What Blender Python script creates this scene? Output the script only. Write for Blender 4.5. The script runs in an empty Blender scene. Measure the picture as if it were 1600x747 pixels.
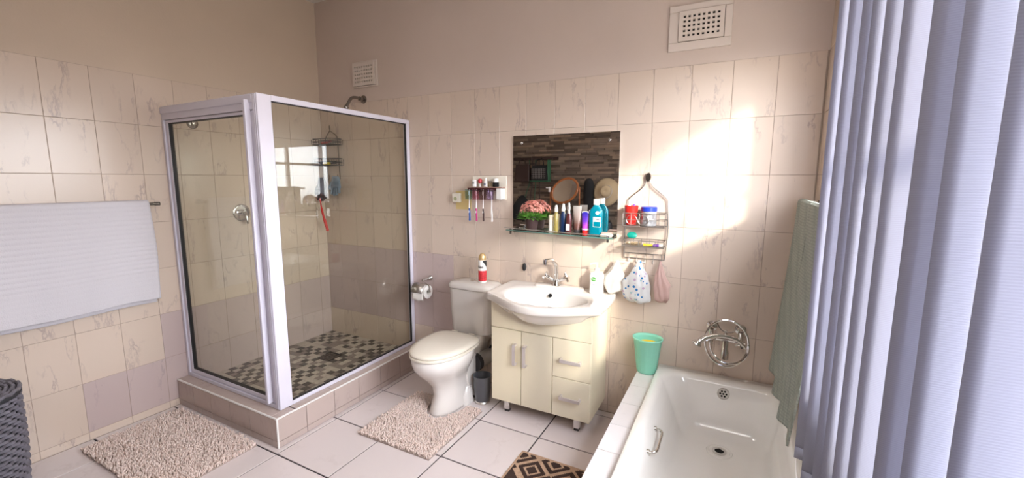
import bpy, math, random
from mathutils import Vector, Matrix, Euler
random.seed(7)
PI = math.pi
SC = bpy.context.scene
COL = SC.collection

# ---------------------------------------------------------------- camera
cam_data = bpy.data.cameras.new('camera')
cam_data.sensor_width = 36.0
cam_data.lens = 36.0 * 667.78 / 1600.0
cam_data.clip_start = 0.02
cam = bpy.data.objects.new('camera', cam_data)
COL.objects.link(cam)
yaw, pitch, roll = -0.47988, 0.13777, 0.00216
fw = Vector((math.sin(yaw)*math.cos(pitch), math.cos(yaw)*math.cos(pitch), -math.sin(pitch)))
rt = Vector((math.cos(yaw), -math.sin(yaw), 0))
up = rt.cross(fw)
rt2 = math.cos(roll)*rt + math.sin(roll)*up
up2 = -math.sin(roll)*rt + math.cos(roll)*up
M = Matrix((rt2, up2, -fw)).transposed().to_4x4()
M.translation = Vector((3.2205, -2.6028, 1.4989))
cam.matrix_world = M
SC.camera = cam

# ---------------------------------------------------------------- world, sun, lamps, exposure
SC.view_settings.view_transform = 'Standard'
SC.view_settings.look = 'None'
SC.view_settings.exposure = 0.46
SC.view_settings.gamma = 1.0
SC.view_settings.use_curve_mapping = False
world = bpy.data.worlds.new('world'); SC.world = world
world.use_nodes = True
bgn = world.node_tree.nodes['Background']
bgn.inputs[1].default_value = 1.0
wn = world.node_tree.nodes; wl = world.node_tree.links
w_tc = wn.new('ShaderNodeTexCoord'); w_sp = wn.new('ShaderNodeSeparateXYZ'); wl.new(w_tc.outputs['Generated'], w_sp.inputs[0])
w_mr = wn.new('ShaderNodeMapRange'); w_mr.inputs[1].default_value = -0.10; w_mr.inputs[2].default_value = 0.12; wl.new(w_sp.outputs[2], w_mr.inputs[0])
w_mx = wn.new('ShaderNodeMix'); w_mx.data_type = 'RGBA'
w_mx.inputs[6].default_value = (3.6, 3.3, 2.9, 1)        # sunlit ground outside
w_mx.inputs[7].default_value = (20.5, 21.0, 22.5, 1)     # hazy bright sky
wl.new(w_mr.outputs[0], w_mx.inputs[0]); wl.new(w_mx.outputs[2], bgn.inputs[0])

def lamp(name, kind, loc, direction, energy, color=(1, 1, 1), **kw):
    d = bpy.data.lights.new(name, kind); d.energy = energy; d.color = color
    for k, v in kw.items(): setattr(d, k, v)
    o = bpy.data.objects.new(name, d); COL.objects.link(o); o.location = loc
    o.rotation_euler = Vector(direction).to_track_quat('-Z', 'Y').to_euler()
    return o
SUN_DIR = (-1.0, 1.0, -0.55)
lamp('sun', 'SUN', (6, -5, 4), SUN_DIR, 6.0, (1.0, 0.93, 0.80), angle=math.radians(5.0))
wp = lamp('window_daylight', 'AREA', (3.83, -1.29, 1.55), (-1, 0, 0), 10, (1, 1, 1), shape='RECTANGLE', size=1.25, size_y=2.1)
wp.data.cycles.is_portal = True
wp.rotation_euler = Matrix(((0, 0, 1), (1, 0, 0), (0, 1, 0))).to_euler()   # local -Z looks towards -X
wp.data.size, wp.data.size_y = 2.1, 1.25
# added fill light inside the room behind the photographer, no known window there
lamp('rear_fill_light', 'AREA', (2.75, -3.17, 2.3), (-0.35, 1, -0.9), 14, (1.0, 0.95, 0.92), shape='RECTANGLE', size=1.3, size_y=0.7)
lamp('ceiling_fill_light', 'AREA', (1.8, -1.7, 2.84), (0, 0, -1), 6, (1.0, 0.90, 0.82), shape='DISK', size=0.36)  # extra fill added under the ceiling, no such lamp known

# ---------------------------------------------------------------- materials
MATS = {}
def newmat(name):
    m = bpy.data.materials.new(name); m.use_nodes = True; MATS[name] = m
    nt = m.node_tree
    return m, nt, nt.nodes['Principled BSDF']
def setc(b, color=None, rough=None, metal=None, **kw):
    if color is not None: b.inputs['Base Color'].default_value = (*color, 1)
    if rough is not None: b.inputs['Roughness'].default_value = rough
    if metal is not None: b.inputs['Metallic'].default_value = metal
    for k, v in kw.items(): b.inputs[k].default_value = v
def link(nt, a, b): nt.links.new(a, b)
def mat(name, color, rough=0.5, metal=0.0, var=0.0, vscale=8.0, bump=0.0, bscale=60.0, **kw):
    m, nt, b = newmat(name); setc(b, color, rough, metal, **kw)
    N = nt.nodes
    tc = N.new('ShaderNodeTexCoord')
    if var > 0:
        n = N.new('ShaderNodeTexNoise'); n.inputs['Scale'].default_value = vscale; n.inputs['Detail'].default_value = 4
        link(nt, tc.outputs['Object'], n.inputs['Vector'])
        mr = N.new('ShaderNodeMapRange'); mr.inputs[1].default_value = 0.3; mr.inputs[2].default_value = 0.7
        mr.inputs[3].default_value = 1-var; mr.inputs[4].default_value = 1+var*0.5
        link(nt, n.outputs[0], mr.inputs[0])
        mx = N.new('ShaderNodeVectorMath'); mx.operation = 'SCALE'; mx.inputs[0].default_value = color
        link(nt, mr.outputs[0], mx.inputs['Scale']); link(nt, mx.outputs[0], b.inputs['Base Color'])
    if bump > 0:
        n2 = N.new('ShaderNodeTexNoise'); n2.inputs['Scale'].default_value = bscale; n2.inputs['Detail'].default_value = 3
        link(nt, tc.outputs['Object'], n2.inputs['Vector'])
        bp = N.new('ShaderNodeBump'); bp.inputs['Strength'].default_value = bump; bp.inputs['Distance'].default_value = 0.004
        link(nt, n2.outputs[0], bp.inputs['Height']); link(nt, bp.outputs[0], b.inputs['Normal'])
    return m
def marble(name, base, vein, rough=0.24, vscale=5.0, amount=0.62):
    m, nt, b = newmat(name); N = nt.nodes; setc(b, base, rough)
    tc = N.new('ShaderNodeTexCoord'); oi = N.new('ShaderNodeObjectInfo')
    cb = N.new('ShaderNodeVectorMath'); cb.operation = 'SCALE'; cb.inputs[0].default_value = (37, 91, 53)
    link(nt, oi.outputs['Random'], cb.inputs['Scale'])
    ad = N.new('ShaderNodeVectorMath'); ad.operation = 'ADD'
    link(nt, tc.outputs['Object'], ad.inputs[0]); link(nt, cb.outputs[0], ad.inputs[1])
    mp = N.new('ShaderNodeMapping'); mp.inputs['Rotation'].default_value = (0.62, 0.62, 0.3); mp.inputs['Scale'].default_value = (1.25, 1.25, 0.42)
    link(nt, ad.outputs[0], mp.inputs[0]); ad = mp
    n1 = N.new('ShaderNodeTexNoise'); n1.inputs['Scale'].default_value = vscale; n1.inputs['Detail'].default_value = 6; n1.inputs['Roughness'].default_value = 0.62
    n1.inputs['Distortion'].default_value = 0.15
    link(nt, ad.outputs[0], n1.inputs['Vector'])
    s = N.new('ShaderNodeMath'); s.operation = 'SUBTRACT'; s.inputs[1].default_value = 0.5; link(nt, n1.outputs[0], s.inputs[0])
    a = N.new('ShaderNodeMath'); a.operation = 'ABSOLUTE'; link(nt, s.outputs[0], a.inputs[0])
    mr = N.new('ShaderNodeMapRange'); mr.inputs[1].default_value = 0.0; mr.inputs[2].default_value = 0.022; mr.inputs[3].default_value = 1; mr.inputs[4].default_value = 0
    link(nt, a.outputs[0], mr.inputs[0])
    n2 = N.new('ShaderNodeTexNoise'); n2.inputs['Scale'].default_value = vscale*1.7; n2.inputs['Detail'].default_value = 2
    link(nt, ad.outputs[0], n2.inputs['Vector'])
    mr2 = N.new('ShaderNodeMapRange'); mr2.inputs[1].default_value = 0.48; mr2.inputs[2].default_value = 0.66; link(nt, n2.outputs[0], mr2.inputs[0])
    mu = N.new('ShaderNodeMath'); mu.operation = 'MULTIPLY'; link(nt, mr.outputs[0], mu.inputs[0]); link(nt, mr2.outputs[0], mu.inputs[1])
    mu2 = N.new('ShaderNodeMath'); mu2.operation = 'MULTIPLY'; mu2.inputs[1].default_value = amount; link(nt, mu.outputs[0], mu2.inputs[0])
    mx = N.new('ShaderNodeMix'); mx.data_type = 'RGBA'
    mx.inputs[6].default_value = (*base, 1); mx.inputs[7].default_value = (*vein, 1)
    link(nt, mu2.outputs[0], mx.inputs[0])
    # per-tile tone
    mr3 = N.new('ShaderNodeMapRange'); mr3.inputs[3].default_value = 0.96; mr3.inputs[4].default_value = 1.03; link(nt, oi.outputs['Random'], mr3.inputs[0])
    sc = N.new('ShaderNodeVectorMath'); sc.operation = 'SCALE'; link(nt, mx.outputs[2], sc.inputs[0]); link(nt, mr3.outputs[0], sc.inputs['Scale'])
    link(nt, sc.outputs[0], b.inputs['Base Color'])
    n3 = N.new('ShaderNodeTexNoise'); n3.inputs['Scale'].default_value = 14; link(nt, ad.outputs[0], n3.inputs['Vector'])
    bp = N.new('ShaderNodeBump'); bp.inputs['Strength'].default_value = 0.06; bp.inputs['Distance'].default_value = 0.01
    link(nt, n3.outputs[0], bp.inputs['Height']); link(nt, bp.outputs[0], b.inputs['Normal'])
    return m
def thin_glass(name, tint, rough=0.0, ior=1.5):
    m, nt, b = newmat(name); N = nt.nodes; N.remove(b)
    out = [n for n in N if n.type == 'OUTPUT_MATERIAL'][0]
    tr = N.new('ShaderNodeBsdfTransparent'); tr.inputs[0].default_value = (*tint, 1)
    gl = N.new('ShaderNodeBsdfGlossy'); gl.inputs['Roughness'].default_value = rough
    lw = N.new('ShaderNodeLayerWeight'); pw = N.new('ShaderNodeMath'); pw.operation = 'POWER'; pw.inputs[1].default_value = 5.0
    link(nt, lw.outputs['Facing'], pw.inputs[0])
    fr = N.new('ShaderNodeMapRange'); fr.inputs[3].default_value = ((ior-1)/(ior+1))**2; fr.inputs[4].default_value = 1.0; link(nt, pw.outputs[0], fr.inputs[0])
    mx = N.new('ShaderNodeMixShader'); link(nt, fr.outputs[0], mx.inputs[0]); link(nt, tr.outputs[0], mx.inputs[1]); link(nt, gl.outputs[0], mx.inputs[2])
    link(nt, mx.outputs[0], out.inputs[0])
    return m
def fabric(name, color, trans=0.3, rough=0.9, kind='noise', scale=200.0, strength=0.4, dist=0.003, color2=None, axis=2):
    m, nt, b = newmat(name); N = nt.nodes; setc(b, color, rough)
    out = [n for n in N if n.type == 'OUTPUT_MATERIAL'][0]
    tc = N.new('ShaderNodeTexCoord')
    if kind == 'noise':
        n = N.new('ShaderNodeTexNoise'); n.inputs['Scale'].default_value = scale; h = n.outputs[0]
        link(nt, tc.outputs['Object'], n.inputs['Vector'])
    elif kind == 'voronoi':
        n = N.new('ShaderNodeTexVoronoi'); n.inputs['Scale'].default_value = scale; h = n.outputs[0]
        n.inputs['Randomness'].default_value = 0.15
        link(nt, tc.outputs['Object'], n.inputs['Vector'])
    else:
        n = N.new('ShaderNodeTexWave'); n.bands_direction = 'XYZ'[axis]; n.inputs['Scale'].default_value = scale; h = n.outputs[1]
        n.inputs['Distortion'].default_value = 1.0; n.inputs['Detail'].default_value = 3; n.inputs['Detail Scale'].default_value = 3
        link(nt, tc.outputs['Object'], n.inputs['Vector'])
    if color2:
        mx = N.new('ShaderNodeMix'); mx.data_type = 'RGBA'; mx.inputs[6].default_value = (*color, 1); mx.inputs[7].default_value = (*color2, 1)
        link(nt, h, mx.inputs[0]); link(nt, mx.outputs[2], b.inputs['Base Color'])
    bp = N.new('ShaderNodeBump'); bp.inputs['Strength'].default_value = strength; bp.inputs['Distance'].default_value = dist
    link(nt, h, bp.inputs['Height']); link(nt, bp.outputs[0], b.inputs['Normal'])
    if trans > 0:
        t = N.new('ShaderNodeBsdfTranslucent'); t.inputs[0].default_value = (*color, 1)
        ms = N.new('ShaderNodeMixShader'); ms.inputs[0].default_value = trans
        link(nt, b.outputs[0], ms.inputs[1]); link(nt, t.outputs[0], ms.inputs[2]); link(nt, ms.outputs[0], out.inputs[0])
    return m

CREAM = (0.65, 0.53, 0.44); VEIN = (0.34, 0.26, 0.25); MAUVE = (0.54, 0.43, 0.41)
m_tile = marble('cream_marbled_tile', CREAM, VEIN)
m_mauve = marble('mauve_marbled_tile', MAUVE, (0.33, 0.28, 0.28), amount=0.5)
m_floor = marble('floor_tile_glaze', (0.72, 0.635, 0.625), (0.58, 0.49, 0.47), rough=0.22, vscale=2.5, amount=0.35)
m_curb = marble('curb_tile_glaze', (0.50, 0.40, 0.36), (0.32, 0.25, 0.24), rough=0.2, amount=0.4)
m_ledge = marble('ledge_tile_glaze', (0.74, 0.70, 0.70), (0.6, 0.56, 0.58), rough=0.12, amount=0.3)
m_paint = mat('wall_paint', (0.62, 0.51, 0.445), 0.7, var=0.04, vscale=2, bump=0.15, bscale=90)
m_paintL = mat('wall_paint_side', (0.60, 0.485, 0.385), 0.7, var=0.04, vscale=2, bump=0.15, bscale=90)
m_ceil = mat('ceiling_paint', (0.72, 0.68, 0.64), 0.8, bump=0.05)
m_grout = mat('wall_grout', (0.40, 0.31, 0.25), 0.9, var=0.15, vscale=6)
m_fgrout = mat('floor_grout', (0.022, 0.016, 0.02), 0.9, var=0.2, vscale=8)
m_white = mat('white_ceramic', (0.80, 0.75, 0.71), 0.08, **{'Coat Weight': 0.6, 'Coat Roughness': 0.03})
m_cist = mat('cistern_ceramic', (0.62, 0.57, 0.53), 0.14, **{'Coat Weight': 0.5, 'Coat Roughness': 0.05})
m_seat = mat('cream_seat_plastic', (0.84, 0.77, 0.66), 0.16)
m_bath = mat('bath_enamel', (0.92, 0.90, 0.87), 0.10, **{'Coat Weight': 0.6, 'Coat Roughness': 0.05})
m_cab = mat('cream_cabinet', (0.76, 0.68, 0.52), 0.22, var=0.02)
m_chrome = mat('chrome', (0.72, 0.70, 0.68), 0.09, 1.0)
m_dchrome = mat('aged_chrome', (0.30, 0.28, 0.27), 0.22, 1.0)
m_steel = mat('brushed_steel', (0.55, 0.52, 0.49), 0.32, 1.0)
m_wire = mat('dull_steel_wire', (0.30, 0.27, 0.25), 0.35, 0.9)
m_handle = mat('satin_handle', (0.66, 0.61, 0.60), 0.3, 0.6)
m_alu = mat('white_powder_coat', (0.70, 0.67, 0.76), 0.28, var=0.02)
m_dark = mat('dark_rubber', (0.018, 0.017, 0.02), 0.5)
m_black = mat('black_void', (0.004, 0.004, 0.004), 0.9)
m_blackcloth = fabric('black_cloth', (0.012, 0.012, 0.013), 0, scale=80)
m_glass = thin_glass('shower_glass', (0.935, 0.94, 0.905))
m_pane = thin_glass('window_glass', (0.97, 0.98, 0.98))
m_shelfglass = thin_glass('shelf_glass', (0.86, 0.93, 0.90))
m_mirror = mat('mirror_silver', (0.88, 0.88, 0.88), 0.0, 1.0)
m_towel = fabric('white_towel', (0.68, 0.645, 0.68), 0.12, kind='noise', scale=180, strength=0.5, dist=0.004)
m_green = fabric('green_waffle_towel', (0.54, 0.56, 0.49), 0.2, kind='voronoi', scale=85, strength=1.0, dist=0.008, color2=(0.17, 0.21, 0.19))
m_blind = fabric('blind_fabric', (0.355, 0.355, 0.44), 0.24, rough=0.75, kind='wave', scale=110, strength=0.15, dist=0.0006, color2=(0.40, 0.40, 0.49), axis=2)
m_rug = fabric('pink_pile', (0.90, 0.69, 0.61), 0.15, scale=60, color2=(0.98, 0.87, 0.81))
m_rugback = mat('rug_backing', (0.40, 0.32, 0.28), 0.95)
m_wicker = mat('grey_wicker', (0.17, 0.16, 0.19), 0.4, var=0.25, vscale=40)
m_wickerdark = mat('wicker_inside', (0.03, 0.03, 0.035), 0.8)
m_mint = mat('mint_plastic', (0.34, 0.84, 0.64), 0.25, **{'Transmission Weight': 0.15})
m_yellow = mat('yellow_plastic', (0.80, 0.62, 0.05), 0.4)
m_bin = mat('grey_bin_plastic', (0.10, 0.10, 0.11), 0.35)
m_pink = mat('pink_petal', (0.92, 0.42, 0.34), 0.7, var=0.3, vscale=30)
m_leaf = mat('green_leaf', (0.14, 0.34, 0.05), 0.5, var=0.4, vscale=20)
m_pot = mat('brown_pot', (0.060, 0.030, 0.030), 0.45)
m_gold = mat('gold_cap', (0.65, 0.45, 0.22), 0.3, 0.5)
m_red = mat('red_plastic', (0.62, 0.02, 0.015), 0.3)
m_redlab = mat('red_print', (0.55, 0.03, 0.04), 0.35, var=0.5, vscale=120)
m_blue = mat('blue_plastic', (0.015, 0.04, 0.42), 0.3)
m_navy = mat('navy_plastic', (0.01, 0.03, 0.10), 0.25)
m_purple = mat('purple_plastic', (0.16, 0.05, 0.34), 0.3)
m_maroon = mat('maroon_bottle', (0.09, 0.022, 0.025), 0.2)
m_bronze = mat('bronze_tube', (0.17, 0.075, 0.055), 0.25, 0.3)
m_teal = mat('teal_mouthwash', (0.0, 0.21, 0.30), 0.12, **{'Transmission Weight': 0.3})
m_wplast = mat('white_plastic', (0.80, 0.77, 0.74), 0.35)
m_clear = thin_glass('clear_plastic', (0.88, 0.84, 0.74))
m_oil = mat('yellow_oil', (0.52, 0.42, 0.14), 0.1, **{'Transmission Weight': 0.5})
m_cteal = thin_glass('teal_cup', (0.85, 0.94, 0.94), 0.1)
m_cpink = thin_glass('pink_cup', (0.96, 0.76, 0.82), 0.1)
m_cbrown = thin_glass('smoke_cup', (0.83, 0.76, 0.76), 0.1)
m_cpurple = thin_glass('purple_cup', (0.88, 0.82, 0.92), 0.1)
m_ypaper = mat('yellow_plate', (0.66, 0.50, 0.22), 0.5)
m_shelfbrown = mat('brown_shelf_plastic', (0.42, 0.24, 0.19), 0.4)
m_soapgreen = mat('green_soap', (0.0, 0.26, 0.20), 0.4)
m_silver = mat('silver_tub', (0.45, 0.45, 0.48), 0.35, 0.4, var=0.3, vscale=60)
m_pinkcloth = fabric('pink_cloth', (0.62, 0.42, 0.37), 0.25, scale=150)
m_puff = fabric('white_net', (0.80, 0.77, 0.73), 0.45, scale=120, strength=0.8)
m_ltblue = fabric('blue_grey_glove', (0.22, 0.28, 0.36), 0.1, scale=120)
m_dkglove = fabric('dark_glove', (0.055, 0.05, 0.055), 0.0, scale=120)
m_paper = mat('toilet_paper', (0.82, 0.78, 0.74), 0.95, bump=0.3)
m_mos_l = mat('mosaic_cream', (0.56, 0.49, 0.43), 0.35, var=0.12, vscale=30)
m_mos_m = mat('mosaic_taupe', (0.28, 0.23, 0.21), 0.35, var=0.12, vscale=30)
m_mos_d = mat('mosaic_dark', (0.075, 0.062, 0.058), 0.35, var=0.15, vscale=30)
m_stone = None
m_wood = mat('orange_wood', (0.36, 0.12, 0.035), 0.3, var=0.2, vscale=14)
m_straw = fabric('straw', (0.62, 0.48, 0.30), 0.1, kind='wave', scale=60, strength=0.5)
m_greenstrap = mat('green_leather', (0.03, 0.12, 0.06), 0.45)
m_brownleather = mat('brown_leather', (0.035, 0.015, 0.012), 0.5)
m_print = mat('black_print', (0.02, 0.02, 0.02), 0.4)
m_printw = mat('white_print', (0.85, 0.85, 0.85), 0.4)
m_printp = mat('lilac_print', (0.42, 0.28, 0.52), 0.5)
m_printg = mat('green_print', (0.06, 0.28, 0.04), 0.5)
m_kraft = mat('jute', (0.52, 0.34, 0.23), 0.95, var=0.25, vscale=70, bump=0.8, bscale=200)

def stone_mat():
    m, nt, b = newmat('stacked_stone'); N = nt.nodes; setc(b, (0.1, 0.07, 0.05), 0.75)
    g = N.new('ShaderNodeNewGeometry')
    cr = N.new('ShaderNodeValToRGB'); e = cr.color_ramp.elements
    e[0].color = (0.12, 0.085, 0.062, 1); e[1].color = (0.44, 0.32, 0.225, 1)
    e2 = cr.color_ramp.elements.new(0.5); e2.color = (0.26, 0.195, 0.15, 1)
    link(nt, g.outputs['Random Per Island'], cr.inputs[0])
    n = N.new('ShaderNodeTexNoise'); n.inputs['Scale'].default_value = 25; n.inputs['Detail'].default_value = 5
    mx = N.new('ShaderNodeMix'); mx.data_type = 'RGBA'; mx.blend_type = 'MULTIPLY'; mx.inputs[0].default_value = 0.6
    link(nt, cr.outputs[0], mx.inputs[6]); link(nt, n.outputs[0], mx.inputs[7]); link(nt, mx.outputs[2], b.inputs['Base Color'])
    bp = N.new('ShaderNodeBump'); bp.inputs['Strength'].default_value = 0.5; link(nt, n.outputs[0], bp.inputs['Height']); link(nt, bp.outputs[0], b.inputs['Normal'])
    return m
m_stone = stone_mat()

def dots_mat():
    m, nt, b = newmat('spotted_shower_cap_film'); N = nt.nodes; setc(b, (0.78, 0.78, 0.80), 0.45)
    out = [n for n in N if n.type == 'OUTPUT_MATERIAL'][0]
    tc = N.new('ShaderNodeTexCoord')
    v = N.new('ShaderNodeTexVoronoi'); v.inputs['Scale'].default_value = 40
    link(nt, tc.outputs['Object'], v.inputs['Vector'])
    lt = N.new('ShaderNodeMath'); lt.operation = 'LESS_THAN'; lt.inputs[1].default_value = 0.30; link(nt, v.outputs['Distance'], lt.inputs[0])
    sp = N.new('ShaderNodeSeparateColor'); link(nt, v.outputs['Color'], sp.inputs[0])
    cr = N.new('ShaderNodeValToRGB'); cr.color_ramp.interpolation = 'CONSTANT'; e = cr.color_ramp.elements
    e[0].color = (0.03, 0.20, 0.50, 1); e[1].position = 0.75; e[1].color = (0.35, 0.60, 0.62, 1)
    k = e.new(0.45); k.color = (0.60, 0.42, 0.58, 1)
    link(nt, sp.outputs[0], cr.inputs[0])
    mx = N.new('ShaderNodeMix'); mx.data_type = 'RGBA'; mx.inputs[6].default_value = (0.78, 0.77, 0.76, 1)
    link(nt, lt.outputs[0], mx.inputs[0]); link(nt, cr.outputs[0], mx.inputs[7]); link(nt, mx.outputs[2], b.inputs['Base Color'])
    t = N.new('ShaderNodeBsdfTranslucent'); link(nt, mx.outputs[2], t.inputs[0])
    ms = N.new('ShaderNodeMixShader'); ms.inputs[0].default_value = 0.4
    link(nt, b.outputs[0], ms.inputs[1]); link(nt, t.outputs[0], ms.inputs[2]); link(nt, ms.outputs[0], out.inputs[0])
    return m
m_dots = dots_mat()

def ramp_z(name, stops, rough=0.25, axis=2, metal=0.0):
    """printed colour bands along an object's own height (flat print on packaging); stops in metres above its origin"""
    m, nt, b = newmat(name); N = nt.nodes; setc(b, (0.5, 0.5, 0.5), rough, metal)
    tc = N.new('ShaderNodeTexCoord'); sp = N.new('ShaderNodeSeparateXYZ'); link(nt, tc.outputs['Object'], sp.inputs[0])
    mr = N.new('ShaderNodeMapRange'); mr.inputs[2].default_value = stops[-1][0]; link(nt, sp.outputs[axis], mr.inputs[0])
    cr = N.new('ShaderNodeValToRGB'); e = cr.color_ramp.elements
    e[0].position = 0; e[0].color = (*stops[0][1], 1); e[1].position = 1; e[1].color = (*stops[-1][1], 1)
    for p, c in stops[1:-1]:
        k = e.new(p/stops[-1][0]); k.color = (*c, 1)
    link(nt, mr.outputs[0], cr.inputs[0]); link(nt, cr.outputs[0], b.inputs['Base Color'])
    return m

# ---------------------------------------------------------------- mesh builder
def V(*a): return Vector(a)
class G:
    def __init__(s): s.v = []; s.f = []; s.mi = []; s.cur = 0
    def face(s, idx): s.f.append(tuple(idx)); s.mi.append(s.cur)
    def box(s, a, b, taper=None):
        x0, y0, z0 = a; x1, y1, z1 = b; n = len(s.v)
        s.v += [(x0,y0,z0),(x1,y0,z0),(x1,y1,z0),(x0,y1,z0),(x0,y0,z1),(x1,y0,z1),(x1,y1,z1),(x0,y1,z1)]
        for q in ((0,3,2,1),(4,5,6,7),(0,1,5,4),(1,2,6,5),(2,3,7,6),(3,0,4,7)): s.face([n+i for i in q])
        return s
    def obox(s, c, ux, uy, uz):
        c = Vector(c); ux, uy, uz = Vector(ux), Vector(uy), Vector(uz); n = len(s.v)
        for dz in (-1, 1):
            for dx, dy in ((-1,-1),(1,-1),(1,1),(-1,1)): s.v.append(tuple(c+dx*ux+dy*uy+dz*uz))
        for q in ((0,3,2,1),(4,5,6,7),(0,1,5,4),(1,2,6,5),(2,3,7,6),(3,0,4,7)): s.face([n+i for i in q])
        return s
    def loft(s, rings, cap0=True, cap1=True, closed=True):
        n0 = len(s.v); m = len(rings[0])
        for r in rings: s.v += [tuple(p) for p in r]
        for i in range(len(rings)-1):
            for j in range(m if closed else m-1):
                a = n0+i*m+j; b = n0+i*m+(j+1) % m
                s.face((a, b, b+m, a+m))
        if cap0: s.face([n0+j for j in reversed(range(m))])
        if cap1: s.face([n0+(len(rings)-1)*m+j for j in range(m)])
        return s
    def lathe(s, prof, c=(0,0,0), n=24, axis=(0,0,1), sx=1, sy=1, cap0=True, cap1=True):
        """prof: list of (radius, height) along axis from c"""
        ax = Vector(axis).normalized(); q = Vector((0,0,1)).rotation_difference(ax)
        rings = []
        for r, h in prof:
            rings.append([Vector(c)+q @ Vector((r*sx*math.cos(2*PI*k/n), r*sy*math.sin(2*PI*k/n), h)) for k in range(n)])
        return s.loft(rings, cap0, cap1)
    def tube(s, pts, r, n=8, closed=False):
        pts = [Vector(p) for p in pts]; m = len(pts)
        rs = r if isinstance(r, (list, tuple)) else [r]*m
        t = []
        for i in range(m):
            if closed: d = pts[(i+1) % m]-pts[i-1]
            else: d = pts[min(i+1, m-1)]-pts[max(i-1, 0)]
            t.append(d.normalized() if d.length > 1e-9 else Vector((0,0,1)))
        ref = Vector((0,0,1)) if abs(t[0].z) < 0.9 else Vector((1,0,0))
        u = t[0].cross(ref).normalized(); rings = []
        for i in range(m):
            if i: u = (t[i-1].rotation_difference(t[i]) @ u); u = (u-t[i]*u.dot(t[i])).normalized()
            w = t[i].cross(u)
            rings.append([pts[i]+rs[i]*(math.cos(2*PI*k/n)*u+math.sin(2*PI*k/n)*w) for k in range(n)])
        if closed:
            # close by appending first ring index-aligned
            best = min(range(n), key=lambda k: (rings[0][0]-rings[-1][k]).length)
            rings.append([rings[0][(k-best) % n] for k in range(n)]); return s.loft(rings, False, False)
        return s.loft(rings)
    def grid(s, P, nu, nv):
        n0 = len(s.v)
        for i in range(nu+1):
            for j in range(nv+1): s.v.append(tuple(P(i/nu, j/nv)))
        for i in range(nu):
            for j in range(nv):
                a = n0+i*(nv+1)+j; s.face((a, a+1, a+nv+2, a+nv+1))
        return s
    def obj(s, name, m, parent=None, origin=None, smooth=False, bevel=0.0, seg=2, solid=0.0, subsurf=0):
        o_ = Vector(parent['org']) if parent is not None and 'org' in parent else Vector(origin if origin is not None else (0,0,0))
        me = bpy.data.meshes.new(name)
        me.from_pydata([tuple(Vector(p)-o_) for p in s.v], [], s.f)
        for mm in (m if isinstance(m, (list, tuple)) else [m]): me.materials.append(mm)
        for i, p in enumerate(me.polygons):
            p.material_index = s.mi[i]; p.use_smooth = bool(smooth)
        me.update()
        ob = bpy.data.objects.new(name, me); COL.objects.link(ob); ob['org'] = tuple(o_)
        if parent is not None: ob.parent = parent
        else: ob.location = o_
        if smooth and smooth != 'full':
            try: me.set_sharp_from_angle(angle=math.radians(38))
            except Exception: pass
        if solid:
            md = ob.modifiers.new('solid', 'SOLIDIFY'); md.thickness = solid; md.offset = 0
        if subsurf:
            md = ob.modifiers.new('sub', 'SUBSURF'); md.levels = subsurf; md.render_levels = subsurf
        if bevel:
            md = ob.modifiers.new('bevel', 'BEVEL'); md.width = bevel; md.segments = seg; md.limit_method = 'ANGLE'
            for p in me.polygons: p.use_smooth = True
            try: me.set_sharp_from_angle(angle=math.radians(60))
            except Exception: pass
        return ob
def thing(name, label, cat, loc, group=None):
    o = bpy.data.objects.new(name, None); COL.objects.link(o); o.location = loc; o['org'] = tuple(loc)
    o.empty_display_size = 0.05
    o['label'] = label; o['category'] = cat
    if group: o['group'] = group
    return o
def tag(o, label, cat, group=None):
    o['label'] = label; o['category'] = cat
    if group: o['group'] = group
    return o
def cr(pts, n=6, closed=False):
    P = [Vector(p) for p in pts]; m = len(P); out = []
    for i in range(m if closed else m-1):
        if closed: p0, p1, p2, p3 = P[i-1], P[i], P[(i+1) % m], P[(i+2) % m]
        else: p0, p1, p2, p3 = P[max(i-1, 0)], P[i], P[i+1], P[min(i+2, m-1)]
        for k in range(n):
            t = k/n
            out.append(0.5*((2*p1)+(p2-p0)*t+(2*p0-5*p1+4*p2-p3)*t*t+(3*p1-p0-3*p2+p3)*t**3))
    if not closed: out.append(P[-1])
    return out
def rrect(cx, cy, hx, hy, r, z, n=6):
    """rounded rectangle ring"""
    out = []
    for qx, qy, a0 in ((1, 1, 0), (-1, 1, 90), (-1, -1, 180), (1, -1, 270)):
        for k in range(n+1):
            a = math.radians(a0+90*k/n)
            out.append(Vector((cx+qx*(hx-r)+r*math.cos(a), cy+qy*(hy-r)+r*math.sin(a), z)))
    return out
def text(name, s, size, origin, right, upv, m, parent, depth=0.0006, squeeze=1.0):
    cu = bpy.data.curves.new(name, 'FONT'); cu.body = s; cu.size = size; cu.extrude = depth; cu.align_x = 'CENTER'; cu.align_y = 'CENTER'
    cu.resolution_u = 3
    tmp = bpy.data.objects.new(name, cu)
    me = bpy.data.meshes.new_from_object(tmp); bpy.data.objects.remove(tmp)
    R = Vector(right).normalized(); U = Vector(upv).normalized(); Nn = R.cross(U)
    org = Vector(parent['org'])
    for v in me.vertices:
        c = v.co.copy(); v.co = Vector(origin)+R*c.x*squeeze+U*c.y+Nn*c.z-org
    me.materials.clear(); me.materials.append(m)
    o = bpy.data.objects.new(name, me); COL.objects.link(o); o.parent = parent; o['org'] = tuple(org)
    return o
X, Y, Z = Vector((1,0,0)), Vector((0,1,0)), Vector((0,0,1))

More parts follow.
